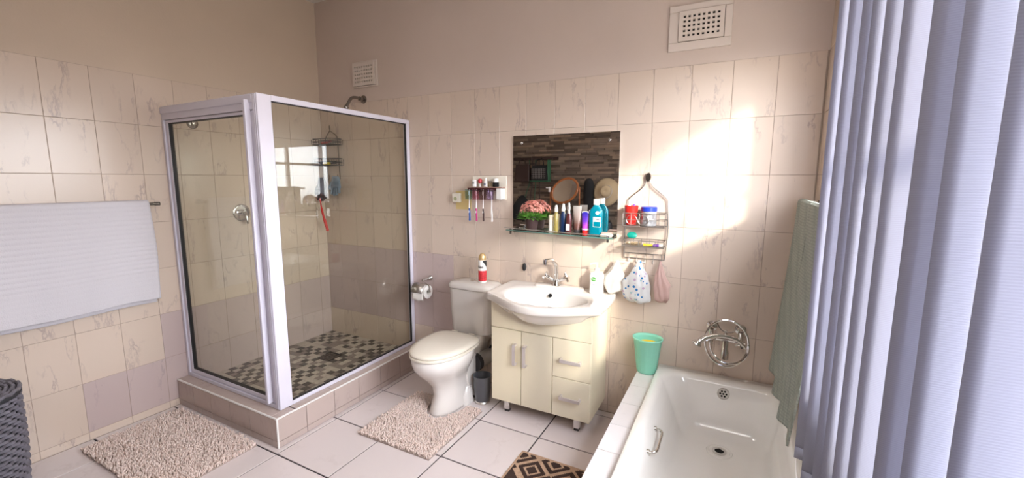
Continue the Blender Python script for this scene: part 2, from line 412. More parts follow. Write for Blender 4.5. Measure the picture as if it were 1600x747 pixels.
# tiles -----------------------------------------------------------
_tm = {}
def tile_mesh(w, h, u, v, m, t=0.007, ch=0.0011):
    key = (round(w, 4), round(h, 4), tuple(u), tuple(v), m.name, t)
    if key in _tm: return _tm[key]
    nrm = u.cross(v); me = bpy.data.meshes.new('tile'); vs = []
    for dw, dn in ((ch, 0), (0, -ch), (0, -t)):
        for sx, sy in ((-1,-1),(1,-1),(1,1),(-1,1)):
            vs.append(tuple(u*sx*(w/2-dw)+v*sy*(h/2-dw)+nrm*dn))
    fs = [(0,1,2,3)]
    for b in (0, 4):
        for k in range(4): fs.append((b+k, b+4+k, b+4+(k+1) % 4, b+(k+1) % 4))
    me.from_pydata(vs, [], fs); me.materials.append(m); me.update()
    _tm[key] = me
    return me
def put_tile(parent, c, w, h, u, v, m, t=0.007, name='tile', tilt=0.0012):
    o = bpy.data.objects.new(name, tile_mesh(w, h, u, v, m, t)); COL.objects.link(o)
    o.parent = parent; o.location = Vector(c)-Vector(parent['org'])
    o.rotation_euler = (random.uniform(-tilt, tilt), random.uniform(-tilt, tilt), random.uniform(-tilt, tilt))
    if m.name == 'mauve_marbled_tile': o['label'] = 'mauve-grey marbled tile among the cream ones'
    return o
def cells(edges): return [(edges[i], edges[i+1]) for i in range(len(edges)-1) if edges[i+1]-edges[i] > 0.012]
GAP = 0.0022
ROWS = [0.0, 0.046] + [0.046+0.296*k for k in range(1, 8)]      # 2.118 at the top
ROWS = [0.0, 0.046, 0.342, 0.638, 0.934, 1.230, 1.526, 1.822, 2.118]
TOP = 2.118
RX = 3.575           # right wall
FY = -3.25           # front wall, behind the photographer
CH = 2.95
WY0, WY1, WZ0, WZ1 = -0.31, -2.32, 0.95, 2.20      # window opening

def struct(g, name, m, **kw):
    o = g.obj(name, m, **kw); o['kind'] = 'structure'; return o

# ---------------------------------------------------------------- the setting
g = G(); g.box((-0.15, 0.0016, -0.1), (RX+0.25, 0.16, TOP)); g.cur = 1; g.box((-0.15, 0.001, TOP), (RX+0.25, 0.16, CH))
wall_back = struct(g, 'wall_back', [m_grout, m_paint])
xe = [0.0]+[0.1694+0.2*k for k in range(0, 18)]+[RX]
for i, (x0, x1) in enumerate(cells(xe)):
    for j, (z0, z1) in enumerate(cells(ROWS)):
        mv = (j in (2, 3) or (j == 1 and x0 > 1.0)) and x0 < 1.36
        put_tile(wall_back, ((x0+x1)/2, 0.0, (z0+z1)/2), x1-x0-GAP, z1-z0-GAP, X, Z, m_mauve if mv else m_tile)
g = G(); g.box((-0.16, FY, -0.1), (-0.0016, 0.1, TOP)); g.cur = 1; g.box((-0.16, FY, TOP), (-0.001, 0.1, CH))
wall_left = struct(g, 'wall_left', [m_grout, m_paintL])
ye = [FY]+[-1.697-0.2*k for k in range(7, -1, -1)]+[-1.497+0.2*k for k in range(0, 8)]+[0.0]
for (y0, y1) in cells(ye):
    for j, (z0, z1) in enumerate(cells(ROWS)):
        yc = (y0+y1)/2
        mv = (j == 2 and yc > -1.3) or (j == 1 and yc > -1.7)
        put_tile(wall_left, (0.0, yc, (z0+z1)/2), y1-y0-GAP, z1-z0-GAP, Y, Z, m_mauve if mv else m_tile)
# right wall with the window opening
g = G()
for (y0, y1, z0, z1) in ((WY0, 0.1, -0.1, TOP), (FY, WY1, -0.1, TOP), (WY1, WY0, -0.1, WZ0)):
    g.box((RX+0.0025, y0, z0), (RX+0.25, y1, z1))
g.cur = 1; g.box((RX+0.0025, FY, WZ1), (RX+0.25, 0.1, CH))
g.box((RX+0.0025, WY0, TOP), (RX+0.25, 0.1, WZ1)); g.box((RX+0.0025, FY, TOP), (RX+0.25, WY1, WZ1))
wall_right = struct(g, 'wall_right', [m_grout, m_paintL])
for (y0, y1) in cells(sorted([FY, WY1, WY0, 0.0]+[-0.2*k for k in range(1, 17)])):
    for (z0, z1) in cells(sorted(ROWS+[WZ0])):
        if y0 >= WY1-1e-4 and y1 <= WY0+1e-4 and z0 >= WZ0-1e-4: continue
        put_tile(wall_right, (RX, (y0+y1)/2, (z0+z1)/2), y1-y0-GAP, z1-z0-GAP, -Y, Z, m_tile)
# front wall with stacked stone cladding (seen in the mirror)
g = G(); g.box((-0.16, FY-0.15, -0.1), (RX+0.25, FY, CH))
wall_front = struct(g, 'wall_front', m_grout)
g = G(); z = 0.02; r = random.Random(3)
while z < CH-0.03:
    h = r.choice((0.022, 0.03, 0.03, 0.042)); x = r.uniform(-0.1, 0)
    while x < RX:
        w = r.uniform(0.09, 0.30); d = r.uniform(0.012, 0.034)
        g.box((max(x, 0)+0.001, FY, z+0.001), (min(x+w, RX)-0.001, FY+d, z+h-0.001)); x += w
    z += h
o = g.obj('stacked_stone', m_stone, wall_front); o['kind'] = 'stuff'
g = G(); g.box((-0.16, FY-0.15, CH), (RX+0.25, 0.16, CH+0.1)); struct(g, 'ceiling', m_ceil)
g = G(); g.box((-0.16, FY-0.15, -0.1), (RX+0.25, 0.16, -0.005))
floor = struct(g, 'floor', m_fgrout)
fx = sorted([0.0, 1.073-0.405, 1.073-0.81]+[1.073+0.405*k for k in range(0, 7)]); fx = [x for x in fx if x < RX]+[RX]
fy = sorted([FY, 0.0]+[-0.062-0.405*k for k in range(0, 8)])
for (x0, x1) in cells(fx):
    for (y0, y1) in cells(fy):
        if x1 < 1.04 and y0 > -1.24: continue
        put_tile(floor, ((x0+x1)/2, (y0+y1)/2, 0.0), x1-x0-0.009, y1-y0-0.009, X, Y, m_floor, tilt=0.0004)

# window: white frame, mullions, panes, sill
wr = bpy.data.objects.new('window_1', None); COL.objects.link(wr); wr.location = (RX+0.16, -1.29, WZ0); wr['org'] = tuple(wr.location); wr['kind'] = 'structure'
wx = RX+0.15
g = G()
g.box((wx, WY1, WZ0), (wx+0.05, WY0, WZ0+0.05)); g.box((wx, WY1, WZ1-0.05), (wx+0.05, WY0, WZ1))
g.box((wx, WY1, WZ0), (wx+0.05, WY1+0.05, WZ1)); g.box((wx, WY0-0.05, WZ0), (wx+0.05, WY0, WZ1))
g.obj('window_frame', m_wplast, wr, bevel=0.003)
for yy in (-0.95, -1.64): G().box((wx+0.005, yy-0.02, WZ0+0.04), (wx+0.045, yy+0.02, WZ1-0.04)).obj('mullion', m_wplast, wr, bevel=0.003)
ys = [WY0-0.05, -0.93, -0.97, -1.62, -1.66, WY1+0.05]
for a, b in ((WY0-0.05, -0.93), (-0.97, -1.62), (-1.66, WY1+0.05)):
    G().box((wx+0.008, b, 1.68), (wx+0.042, a, 1.71)).obj('glazing_bar', m_wplast, wr, bevel=0.002)
    for z0, z1 in ((WZ0+0.05, 1.68), (1.71, WZ1-0.05)):
        G().box((wx+0.022, b, z0), (wx+0.026, a, z1)).obj('pane', m_pane, wr)
g = G(); g.box((RX-0.02, WY1-0.02, WZ0-0.03), (RX+0.15, WY0+0.02, WZ0)); g.obj('window_sill', m_wplast, wr, bevel=0.004)

# invented window shape put around the rear fill light, high in the front wall
w2 = bpy.data.objects.new('added_fill_window', None); COL.objects.link(w2); w2.location = (2.75, FY+0.02, 1.92); w2['org'] = tuple(w2.location); w2['kind'] = 'structure'
g = G(); ya, yb = FY+0.036, FY+0.066
for a, b in (((2.06, ya, 1.92), (3.44, yb, 1.96)), ((2.06, ya, 2.64), (3.44, yb, 2.68)), ((2.06, ya, 1.96), (2.10, yb, 2.64)), ((3.40, ya, 1.96), (3.44, yb, 2.64)), ((2.73, ya, 1.96), (2.77, yb, 2.64))): g.box(a, b)
g.obj('window_frame', m_wplast, w2, bevel=0.003)
for a, b in ((2.10, 2.73), (2.77, 3.40)): G().box((a, FY+0.045, 1.96), (b, FY+0.050, 2.64)).obj('pane', m_pane, w2)

# invented lamp body added for the ceiling fill light (outside the frame)
t = thing('added_fill_lamp', 'added round opal ceiling lamp for fill light, out of view', 'lamp', (1.8, -1.7, CH))
G().lathe([(0.19, -0.03), (0.19, 0)], (1.8, -1.7, CH), 32).obj('base', m_wplast, t, smooth=True)
G().lathe([(0.03, -0.085), (0.12, -0.075), (0.17, -0.05), (0.18, -0.03)], (1.8, -1.7, CH), 32).obj('lamp_shade', m_wplast, t, smooth=True)

# ---------------------------------------------------------------- shower base
CX, CY, CZ = 1.045, -1.245, 0.18
t = thing('shower_platform', 'raised shower base with tiled kerb and mosaic floor in the left corner', 'shower base', (0.5, -0.6, 0.0))
g = G()
g.box((0.003, -1.125, 0.0), (0.93, -0.003, 0.112))
g.box((0.003, CY+0.006, 0.0), (CX-0.006, -1.125, CZ-0.006)); g.box((0.93, -1.125, 0.0), (CX-0.006, -0.003, CZ-0.006))
g.obj('concrete_core', m_fgrout, t)
# kerb tiles: front (-y), side (+x), top
def strip(e, z0, z1, f):
    for a, b in cells(e): f(a, b, z0, z1)
ex = [0.004, 0.19, 0.39, 0.59, 0.79, 0.99, CX-0.004]
ey = [CY+0.004, -1.06, -0.86, -0.66, -0.46, -0.26, -0.06, -0.003]
for z0, z1 in ((0.002, 0.040), (0.040, CZ-0.008)):
    strip(ex, z0, z1, lambda a, b, p, q: put_tile(t, ((a+b)/2, CY, (p+q)/2), b-a-0.003, q-p-0.003, X, Z, m_curb, name='kerb_tile'))
    strip(ey, z0, z1, lambda a, b, p, q: put_tile(t, (CX, (a+b)/2, (p+q)/2), b-a-0.003, q-p-0.003, Y, Z, m_curb, name='kerb_tile'))
for a, b in cells(ex): put_tile(t, ((a+b)/2, (CY-1.125)/2+0.002, CZ), b-a-0.003, 0.112, X, Y, m_curb, name='kerb_tile')
for a, b in cells([-1.12]+ey[2:]): put_tile(t, ((0.93+CX)/2-0.002, (a+b)/2, CZ), 0.108, b-a-0.003, X, Y, m_curb, name='kerb_tile')
g = G(); g.tube([(0.004, CY+0.002, CZ-0.003), (CX-0.002, CY+0.002, CZ-0.003)], 0.0055); g.tube([(CX-0.002, CY+0.002, CZ-0.003), (CX-0.002, -0.004, CZ-0.003)], 0.0055)
g.tube([(CX-0.002, CY+0.002, 0.003), (CX-0.002, CY+0.002, CZ-0.003)], 0.0055)
o = g.obj('edge_trim', m_wplast, t, smooth=True); o['label'] = 'white rounded edge strip of the kerb'
# mosaic
cellsz = 0.0487; r = random.Random(11); pcs = []
for i in range(19):
    for j in range(23):
        x = 0.004+cellsz*(i+0.5); y = -1.123+cellsz*(j+0.5)
        if x > 0.915 or y > -0.004: continue
        if 0.41 < x < 0.55 and -0.50 < y < -0.36: continue
        k = r.random()
        if (i+j) % 2: m = m_mos_l if k < 0.78 else m_mos_m
        else: m = m_mos_d if k < 0.55 else (m_mos_m if k < 0.8 else m_mos_l)
        pcs.append((x, y, m))
pcs.sort(key=lambda p: (p[0]-3.22)**2+(p[1]+2.6)**2)
for (x, y, m) in pcs[:300]: put_tile(t, (x, y, 0.1185), cellsz-0.003, cellsz-0.003, X, Y, m, t=0.006, name='mosaic_tile', tilt=0.004)
g = G(); ml = [m_mos_l, m_mos_m, m_mos_d]
for (x, y, m) in pcs[300:]:
    g.cur = ml.index(m); q = cellsz/2-0.0015; g.box((x-q, y-q, 0.112), (x+q, y+q, 0.1185))
o = g.obj('mosaic_field', ml, t); o['kind'] = 'stuff'
g = G(); g.box((0.415, -0.495, 0.113), (0.545, -0.365, 0.118)); o = g.obj('drain_recess', m_dark, t)
g = G()
for k in range(7): g.box((0.43, -0.485+k*0.0165, 0.118), (0.53, -0.478+k*0.0165, 0.122))
g.box((0.425, -0.49, 0.118), (0.432, -0.37, 0.123)); g.box((0.528, -0.49, 0.118), (0.535, -0.37, 0.123))
o = g.obj('drain_grate', m_dchrome, t); o['label'] = 'dark square drain grate'

# ---------------------------------------------------------------- shower enclosure
SX, SY = 0.985, -1.18; ZB, ZT = CZ+0.001, 1.945
t = thing('shower_enclosure', 'corner shower cubicle with white metal frame and clear glass', 'shower cubicle', (SX, SY, ZB))
g = G(); g.box((SX-0.045, SY, ZB), (SX, SY+0.08, ZT)); g.obj('corner_post', m_alu, t, bevel=0.004)
for a in (0.012, 0.026): G().box((SX-0.045+a, SY-0.003, ZB+0.004), (SX-0.045+a+0.008, SY, ZT-0.004)).obj('post_groove', m_alu, t, bevel=0.001)
g = G(); g.box((0.003, SY+0.004, ZT-0.082), (SX-0.045, SY+0.044, ZT)); g.box((0.003, SY-0.002, ZT-0.045), (SX-0.045, SY+0.004, ZT-0.006)); g.obj('top_rail', m_alu, t, bevel=0.002)
g = G(); g.box((SX-0.04, SY+0.08, ZT-0.03), (SX-0.002, -0.003, ZT)); g.obj('top_rail', m_alu, t, bevel=0.002)
g = G(); g.box((0.003, SY+0.002, ZB), (SX-0.045, SY+0.046, ZB+0.022)); g.obj('bottom_rail', m_alu, t, bevel=0.002)
g = G(); g.box((SX-0.036, SY+0.08, ZB), (SX-0.002, -0.003, ZB+0.022)); g.obj('bottom_rail', m_alu, t, bevel=0.002)
g = G(); g.box((0.003, SY+0.002, ZB+0.022), (0.026, SY+0.046, ZT-0.082)); g.obj('wall_jamb', m_alu, t, bevel=0.002)
g = G(); g.box((SX-0.036, -0.034, ZB+0.022), (SX-0.002, -0.003, ZT-0.03)); g.obj('wall_jamb', m_alu, t, bevel=0.002)
# fixed side panel
G().box((SX-0.020, SY+0.08, ZB+0.022), (SX-0.014, -0.034, ZT-0.03)).obj('side_glass', m_glass, t)
g = G()
for (a, b) in (((SX-0.024, SY+0.08, ZB+0.022), (SX-0.009, -0.034, ZB+0.027)), ((SX-0.024, SY+0.08, ZT-0.035), (SX-0.009, -0.034, ZT-0.03)), ((SX-0.024, -0.039, ZB+0.022), (SX-0.009, -0.034, ZT-0.03)), ((SX-0.024, SY+0.08, ZB+0.022), (SX-0.009, SY+0.085, ZT-0.03))): g.box(a, b)
o = g.obj('glazing_seal', m_dark, t); o['label'] = 'black rubber glazing seal'
# door
z0, z1 = ZB+0.026, ZT-0.086; x0, x1 = 0.030, SX-0.049; y0, y1 = SY+0.010, SY+0.036
g = G(); g.box((x0, y0, z0), (x1, y1, z0+0.026)); g.box((x0, y0, z1-0.016), (x1, y1, z1)); g.box((x0, y0, z0+0.026), (x0+0.030, y1, z1-0.016)); g.box((x1-0.035, y0, z0+0.026), (x1, y1, z1-0.016))
door = g.obj('door', m_alu, t, bevel=0.002)
G().box((x0+0.030, SY+0.020, z0+0.026), (x1-0.035, SY+0.026, z1-0.016)).obj('door_glass', m_glass, door)
g = G()
for (a, b) in (((x0+0.030, y0+0.002, z0+0.026), (x0+0.036, y1-0.002, z1-0.016)), ((x0+0.030, y0+0.002, z0+0.026), (x1-0.035, y1-0.002, z0+0.031)), ((x0+0.030, y0+0.002, z1-0.021), (x1-0.035, y1-0.002, z1-0.016))): g.box(a, b)
g.obj('door_seal', m_dark, door)
g = G(); g.box((x1-0.047, SY-0.022, z0+0.004), (x1-0.025, y0, ZT-0.03)); o = g.obj('door_handle', m_alu, door, bevel=0.004); o['label'] = 'full-height white pull strip'

# shower mixer, wall outlet, shower arm
t = thing('shower_mixer', 'round chrome shower mixer with short lever on the left wall', 'shower mixer', (0.0, -0.735, 1.255))
G().lathe([(0.062, 0.0), (0.062, 0.007), (0.058, 0.010), (0.050, 0.010), (0.048, 0.007), (0.026, 0.008)], (0, -0.735, 1.255), 32, (1,0,0)).obj('wall_plate', m_chrome, t, smooth=True)
G().lathe([(0.024, 0.008), (0.022, 0.036), (0.018, 0.040), (0.005, 0.041)], (0, -0.735, 1.255), 24, (1,0,0)).obj('valve_body', m_chrome, t, smooth=True)
G().tube(cr([(0.036, -0.735, 1.255), (0.055, -0.732, 1.235), (0.060, -0.728, 1.175)]), [0.009]*12+[0.007], 10).obj('lever', m_chrome, t, smooth=True)
t = thing('shower_outlet_cap', 'small round chrome outlet cap high on the left shower wall', 'outlet cap', (0.0, -1.004, 1.863))
G().lathe([(0.034, 0.0), (0.034, 0.006), (0.022, 0.014)], (0, -1.004, 1.863), 24, (1,0,0)).obj('rosette', m_dchrome, t, smooth=True)
G().lathe([(0.014, 0.012), (0.014, 0.03), (0.008, 0.033)], (0, -1.004, 1.863), 16, (1,0,0)).obj('spigot', m_chrome, t, smooth=True)
t = thing('shower_pipe', 'dark chrome bent shower arm above the cubicle', 'shower arm', (0.52, 0.0, 2.135))
G().lathe([(0.032, 0), (0.03, 0.008), (0.016, 0.014)], (0.52, 0, 2.135), 24, (0,-1,0)).obj('wall_flange', m_dchrome, t, smooth=True)
G().lathe([(0.019, 0.02), (0.019, 0.045)], (0.52, 0, 2.135), 8, (0,-1,0)).obj('nut', m_dchrome, t)
G().tube(cr([(0.52, -0.005, 2.135), (0.52, -0.07, 2.138), (0.52, -0.125, 2.125), (0.52, -0.165, 2.075), (0.52, -0.185, 2.04)]), 0.0115, 12).obj('pipe', m_dchrome, t, smooth=True)
G().lathe([(0.013, 0), (0.019, 0.008), (0.019, 0.02), (0.012, 0.03)], (0.52, -0.175, 2.06), 16, (0,-0.5,-1)).obj('swivel_joint', m_dchrome, t, smooth=True)

# ---------------------------------------------------------------- wall vents
def vent(label, x0, x1, z0, z1, ix0, ix1, iz0, iz1):
    t = thing('wall_vent', label, 'vent', ((x0+x1)/2, 0, (z0+z1)/2), 'white perforated wall vents')
    g = G(); d = 0.012
    for a, b in (((x0, -d, z0), (x1, 0, iz0-0.018)), ((x0, -d, iz1+0.018), (x1, 0, z1)), ((x0, -d, iz0-0.018), (ix0-0.018, 0, iz1+0.018)), ((ix1+0.018, -d, iz0-0.018), (x1, 0, iz1+0.018))): g.box(a, b)
    g.obj('frame', m_vent, t, bevel=0.003)
    G().box((ix0-0.018, -0.004, iz0-0.018), (ix1+0.018, -0.0005, iz1+0.018)).obj('backing', m_black, t)
    # perforated plate: bars between 8 x 5 holes
    g = G(); nx, nz = 8, 5; px = (ix1-ix0)/nx; pz = (iz1-iz0)/nz; hx, hz = px*0.26, pz*0.24; d0, d1 = -0.020, -0.008
    zs = [iz0-0.016]; 
    for k in range(nz): c = iz0+(k+0.5)*pz; zs += [c-hz, c+hz]
    zs += [iz1+0.016]
    for k in range(nz+1): g.box((ix0-0.016, d0, zs[2*k]), (ix1+0.016, d1, zs[2*k+1]))
    for k in range(nz):
        c = iz0+(k+0.5)*pz; xs = [ix0-0.016]
        for q in range(nx): cx = ix0+(q+0.5)*px; xs += [cx-hx, cx+hx]
        xs += [ix1+0.016]
        for q in range(nx+1): g.box((xs[2*q], d0, c-hz), (xs[2*q+1], d1, c+hz))
    g.obj('perforated_plate', m_vent, t)
m_vent = mat('vent_paint', (0.68, 0.59, 0.53), 0.5)
vent('small perforated wall vent above the shower cubicle', 0.42, 0.685, 2.225, 2.425, 0.445, 0.645, 2.255, 2.395)
vent('large perforated wall vent high above the bath', 2.838, 3.148, 2.195, 2.43, 2.905, 3.095, 2.258, 2.378)

# ---------------------------------------------------------------- mirror + shelf
t = thing('wall_mirror', 'large frameless rectangular mirror above the washbasin', 'mirror', (2.235, -0.004, 1.14))
g = G(); x0, x1, z0, z1 = 1.879, 2.592, 1.145, 1.787; g.box((x0, -0.009, z0), (x1, -0.001, z1)); g.obj('mirror_glass', m_mirror, t)
for xx, zz in ((1.941, 1.739), (2.53, 1.737)):
    G().lathe([(0.008, 0), (0.008, 0.003), (0.004, 0.006)], (xx, -0.009, zz), 16, (0,-1,0)).obj('screw_cap', m_chrome, t, smooth=True)
SHT = -0.020
def zs(x): return 1.166+SHT*(x-2.24)
t = thing('glass_shelf', 'narrow clear glass shelf on chrome brackets below the mirror', 'shelf', (2.24, 0, 1.16))
def sh(x, y, z): return (x, y, zs(x)+z)
g = G()
g.v = [sh(1.885,-0.125,-0.006), sh(2.60,-0.125,-0.006), sh(2.60,-0.012,-0.006), sh(1.885,-0.012,-0.006), sh(1.885,-0.125,0), sh(2.60,-0.125,0), sh(2.60,-0.012,0), sh(1.885,-0.012,0)]
for q in ((0,3,2,1),(4,5,6,7),(0,1,5,4),(1,2,6,5),(2,3,7,6),(3,0,4,7)): g.face(q)
g.obj('glass_plate', m_shelfglass, t)
m_gedge = mat('green_glass_edge', (0.10, 0.20, 0.17), 0.15)
g = G(); g.v = [sh(1.885,-0.127,-0.006), sh(2.60,-0.127,-0.006), sh(2.60,-0.125,-0.006), sh(1.885,-0.125,-0.006), sh(1.885,-0.127,0), sh(2.60,-0.127,0), sh(2.60,-0.125,0), sh(1.885,-0.125,0)]
for q in ((0,3,2,1),(4,5,6,7),(0,1,5,4),(1,2,6,5),(2,3,7,6),(3,0,4,7)): g.face(q)
o = g.obj('glass_edge', m_gedge, t); o['label'] = 'dark green front edge of the glass'
g = G(); g.tube([sh(1.875,-0.128,0.012), sh(2.585,-0.128,0.012)], 0.0028); 
for xx in (1.925, 2.565): g.tube([sh(xx,-0.128,0.0), sh(xx,-0.128,0.014)], 0.003)
g.obj('guard_rail', m_chrome, t, smooth=True)
for xx in (1.915, 2.565):
    g = G(); g.tube([(xx, 0, zs(xx)-0.004), (xx, -0.05, zs(xx)-0.010), (xx, -0.12, zs(xx)-0.010)], 0.0055, 10)
    g.lathe([(0.015, 0), (0.015, 0.012)], (xx, 0, zs(xx)-0.004), 16, (0,-1,0)); g.tube([(xx, -0.115, zs(xx)-0.028), (xx, -0.115, zs(xx)+0.012)], 0.007, 10)
    g.obj('bracket', m_dchrome, t, smooth=True)

# ---------------------------------------------------------------- potted flowers
px_, py_ = 2.045, -0.065; pz_ = zs(px_)+0.001
t = thing('potted_flowers', 'artificial pink flowers in a dark brown pot on the shelf', 'potted plant', (px_, py_, pz_))
G().lathe([(0.032, 0), (0.034, 0.002), (0.046, 0.075), (0.049, 0.076), (0.049, 0.088), (0.044, 0.088), (0.042, 0.078), (0.002, 0.076)], (px_, py_, pz_), 28).obj('pot', m_pot, t, smooth=True)
r = random.Random(5); g = G()
for k in range(420):
    a = r.uniform(0, 2*PI); el = r.uniform(0.05, 1.0); L = r.uniform(0.06, 0.115)
    base = V(px_+0.02*math.cos(a), max(-0.2, min(-0.02, py_+0.02*math.sin(a))), pz_+0.075)
    d = V(math.cos(a)*math.cos(el), math.sin(a)*math.cos(el)*0.55, math.sin(el)*0.75)
    s = d.cross(Z).normalized()*r.uniform(0.004, 0.008); mid = base+d*L*0.6; tip = base+d*L+V(0, 0, -0.012)
    if tip.y > -0.014: continue
    n = len(g.v); g.v += [tuple(base), tuple(mid+s), tuple(tip), tuple(mid-s)]; g.face((n, n+1, n+2, n+3))
o = g.obj('leaves', m_leaf, t); o['kind'] = 'stuff'
g = G()
for k in range(230):
    a = r.uniform(0, 2*PI); el = r.uniform(0.15, 1.5); R = 0.082*r.uniform(0.8, 1.08)
    d = V(math.cos(a)*math.cos(el), math.sin(a)*math.cos(el)*0.55, math.sin(el)*0.98); c = V(px_, py_, pz_+0.108)+d*R
    if c.y > -0.02: continue
    u = d.orthogonal().normalized(); w = d.cross(u)
    for q in range(5):
        b = 2*PI*q/5+r.uniform(0, 1); e = u*math.cos(b)+w*math.sin(b); f = u*math.cos(b+0.5)+w*math.sin(b+0.5); h = u*math.cos(b-0.5)+w*math.sin(b-0.5)
        n = len(g.v); g.v += [tuple(c), tuple(c+h*0.006+d*0.003), tuple(c+e*0.013+d*0.002), tuple(c+f*0.006+d*0.003)]; g.face((n, n+1, n+2, n+3))
    n = len(g.v)
o = g.obj('blossoms', m_pink, t); o['kind'] = 'stuff'

# ---------------------------------------------------------------- toiletries on the shelf
def bottle(name, label, cat, x, y, z, parts, n=24, group=None):
    """parts: (part name, material, [(r,h)...], sy)"""
    t = thing(name, label, cat, (x, y, z), group)
    for pn, m, prof, sy in parts:
        G().lathe(prof, (x, y, z), n, sx=1, sy=sy).obj(pn, m, t, smooth=True)
    return t
def onshelf(x): return zs(x)+0.001
bottle('cream_jar', 'short white jar on the shelf, next to the flower pot', 'jar', 2.180, -0.055, onshelf(2.18), [
    ('body', m_wplast, [(0.016, 0), (0.018, 0.003), (0.018, 0.075)], 1), ('lid', m_seat, [(0.019, 0.076), (0.019, 0.104), (0.016, 0.107)], 1)])
t = bottle('oil_bottle', 'slim clear bottle of yellow oil with white nozzle cap', 'bottle', 2.220, -0.075, onshelf(2.22), [
    ('body', m_oil, [(0.014, 0), (0.0155, 0.003), (0.0155, 0.115), (0.008, 0.13)], 1), ('cap', m_wplast, [(0.012, 0.131), (0.012, 0.145), (0.007, 0.172), (0.004, 0.174)], 1)])
bottle('spray_bottle', 'dark navy bottle with tall pale clear cap', 'bottle', 2.262, -0.06, onshelf(2.262), [
    ('body', m_navy, [(0.016, 0), (0.0185, 0.004), (0.0185, 0.11), (0.009, 0.135)], 0.8), ('cap', m_wplast, [(0.011, 0.136), (0.011, 0.15), (0.006, 0.184), (0.003, 0.185)], 1)])
t = bottle('shampoo_bottle', 'maroon bottle with narrow grey-white top and small white label', 'bottle', 2.305, -0.075, onshelf(2.305), [
    ('body', m_maroon, [(0.017, 0), (0.0195, 0.004), (0.0195, 0.09), (0.012, 0.125)], 0.75), ('cap', m_steel, [(0.010, 0.126), (0.008, 0.155), (0.004, 0.165)], 1)])
G().box((2.293, -0.0925, onshelf(2.3)+0.02), (2.317, -0.0905, onshelf(2.3)+0.06)).obj('label', m_wplast, t)
def tube_pack(name, label, x, y, z, w, h, m_body, m_cap, caph):
    t = thing(name, label, 'tube', (x, y, z)); n = 20; rings = []
    for k in range(7):
        f = k/6; hx = w*(0.75+0.3*f); hy = w*0.72*(1-f)+0.0015
        rings.append([V(x+hx*math.cos(2*PI*q/n), y+hy*math.sin(2*PI*q/n), z+caph+(h-caph)*f) for q in range(n)])
    G().loft(rings).obj('body', m_body, t, smooth=True)
    G().lathe([(w*0.68, 0), (w*0.74, 0.003), (w*0.74, caph)], (x, y, z), 20).obj('cap', m_cap, t, smooth=True)
    return t
tube_pack('lotion_tube', 'tall brown and silver squeeze tube standing cap down', 2.358, -0.07, onshelf(2.358), 0.026, 0.175, ramp_z('bronze_fade', [(0.0, (0.07, 0.03, 0.03)), (0.06, (0.16, 0.07, 0.055)), (0.115, (0.42, 0.33, 0.30)), (0.175, (0.52, 0.48, 0.45))], 0.25, metal=0.2), m_dark, 0.028)
tt = tube_pack('toothpaste_tube', 'blue and purple squeeze tube standing on its red cap', 2.412, -0.08, onshelf(2.412), 0.022, 0.142, ramp_z('blue_purple', [(0.0, (0.35, 0.05, 0.45)), (0.05, (0.42, 0.06, 0.5)), (0.085, (0.12, 0.03, 0.40)), (0.142, (0.015, 0.02, 0.30))]), m_red, 0.030)
G().box((2.393, -0.0815, onshelf(2.41)+0.134), (2.433, -0.0785, onshelf(2.41)+0.145)).obj('crimp', m_wplast, tt)
G().lathe([(0.0172, 0.030), (0.0195, 0.04)], (2.412, -0.08, onshelf(2.412)), 20, sy=0.93).obj('cap_ring', m_wplast, tt, smooth=True)
# mouthwash
x, y, z = 2.478, -0.07, onshelf(2.478)
t = thing('mouthwash_bottle', 'large teal mouthwash bottle with white cap at the shelf end', 'bottle', (x, y, z))
rings = [rrect(x, y, a, b, min(a, b)*0.6, z+h) for a, b, h in ((0.036, 0.022, 0), (0.040, 0.026, 0.004), (0.040, 0.026, 0.135), (0.037, 0.024, 0.155), (0.022, 0.018, 0.175), (0.016, 0.016, 0.182), (0.016, 0.016, 0.19))]
G().loft(rings).obj('body', m_teal, t, smooth=True)
G().lathe([(0.0185, 0.188), (0.0185, 0.22), (0.017, 0.223)], (x, y, z), 24).obj('cap', m_wplast, t, smooth=True)
G().box((x-0.010, y-0.0275, z+0.055), (x+0.036, y-0.0255, z+0.115)).obj('label', m_printw, t)
text('lettering', 'LISTERINE', 0.0105, (x+0.013, y-0.0282, z+0.100), X, Z, m_navy, t, squeeze=0.72)
G().box((x-0.008, y-0.0282, z+0.058), (x+0.034, y-0.0274, z+0.088)).obj('label_band', m_teal, t)
G().lathe([(0.011, 0), (0.011, 0.002)], (x+0.015, y-0.0255, z+0.140), 20, (0,-1,0)).obj('emblem', m_printw, t)
t = thing('soap_dish', 'small pale soap box lying at the right shelf end', 'soap box', (2.545, -0.085, onshelf(2.545)))
G().box((2.515, -0.112, onshelf(2.54)), (2.585, -0.060, onshelf(2.54)+0.016)).obj('base', m_seat, t, bevel=0.006)
G().box((2.520, -0.108, onshelf(2.54)+0.0165), (2.582, -0.064, onshelf(2.54)+0.026)).obj('lid', m_pinkcloth, t, bevel=0.005)

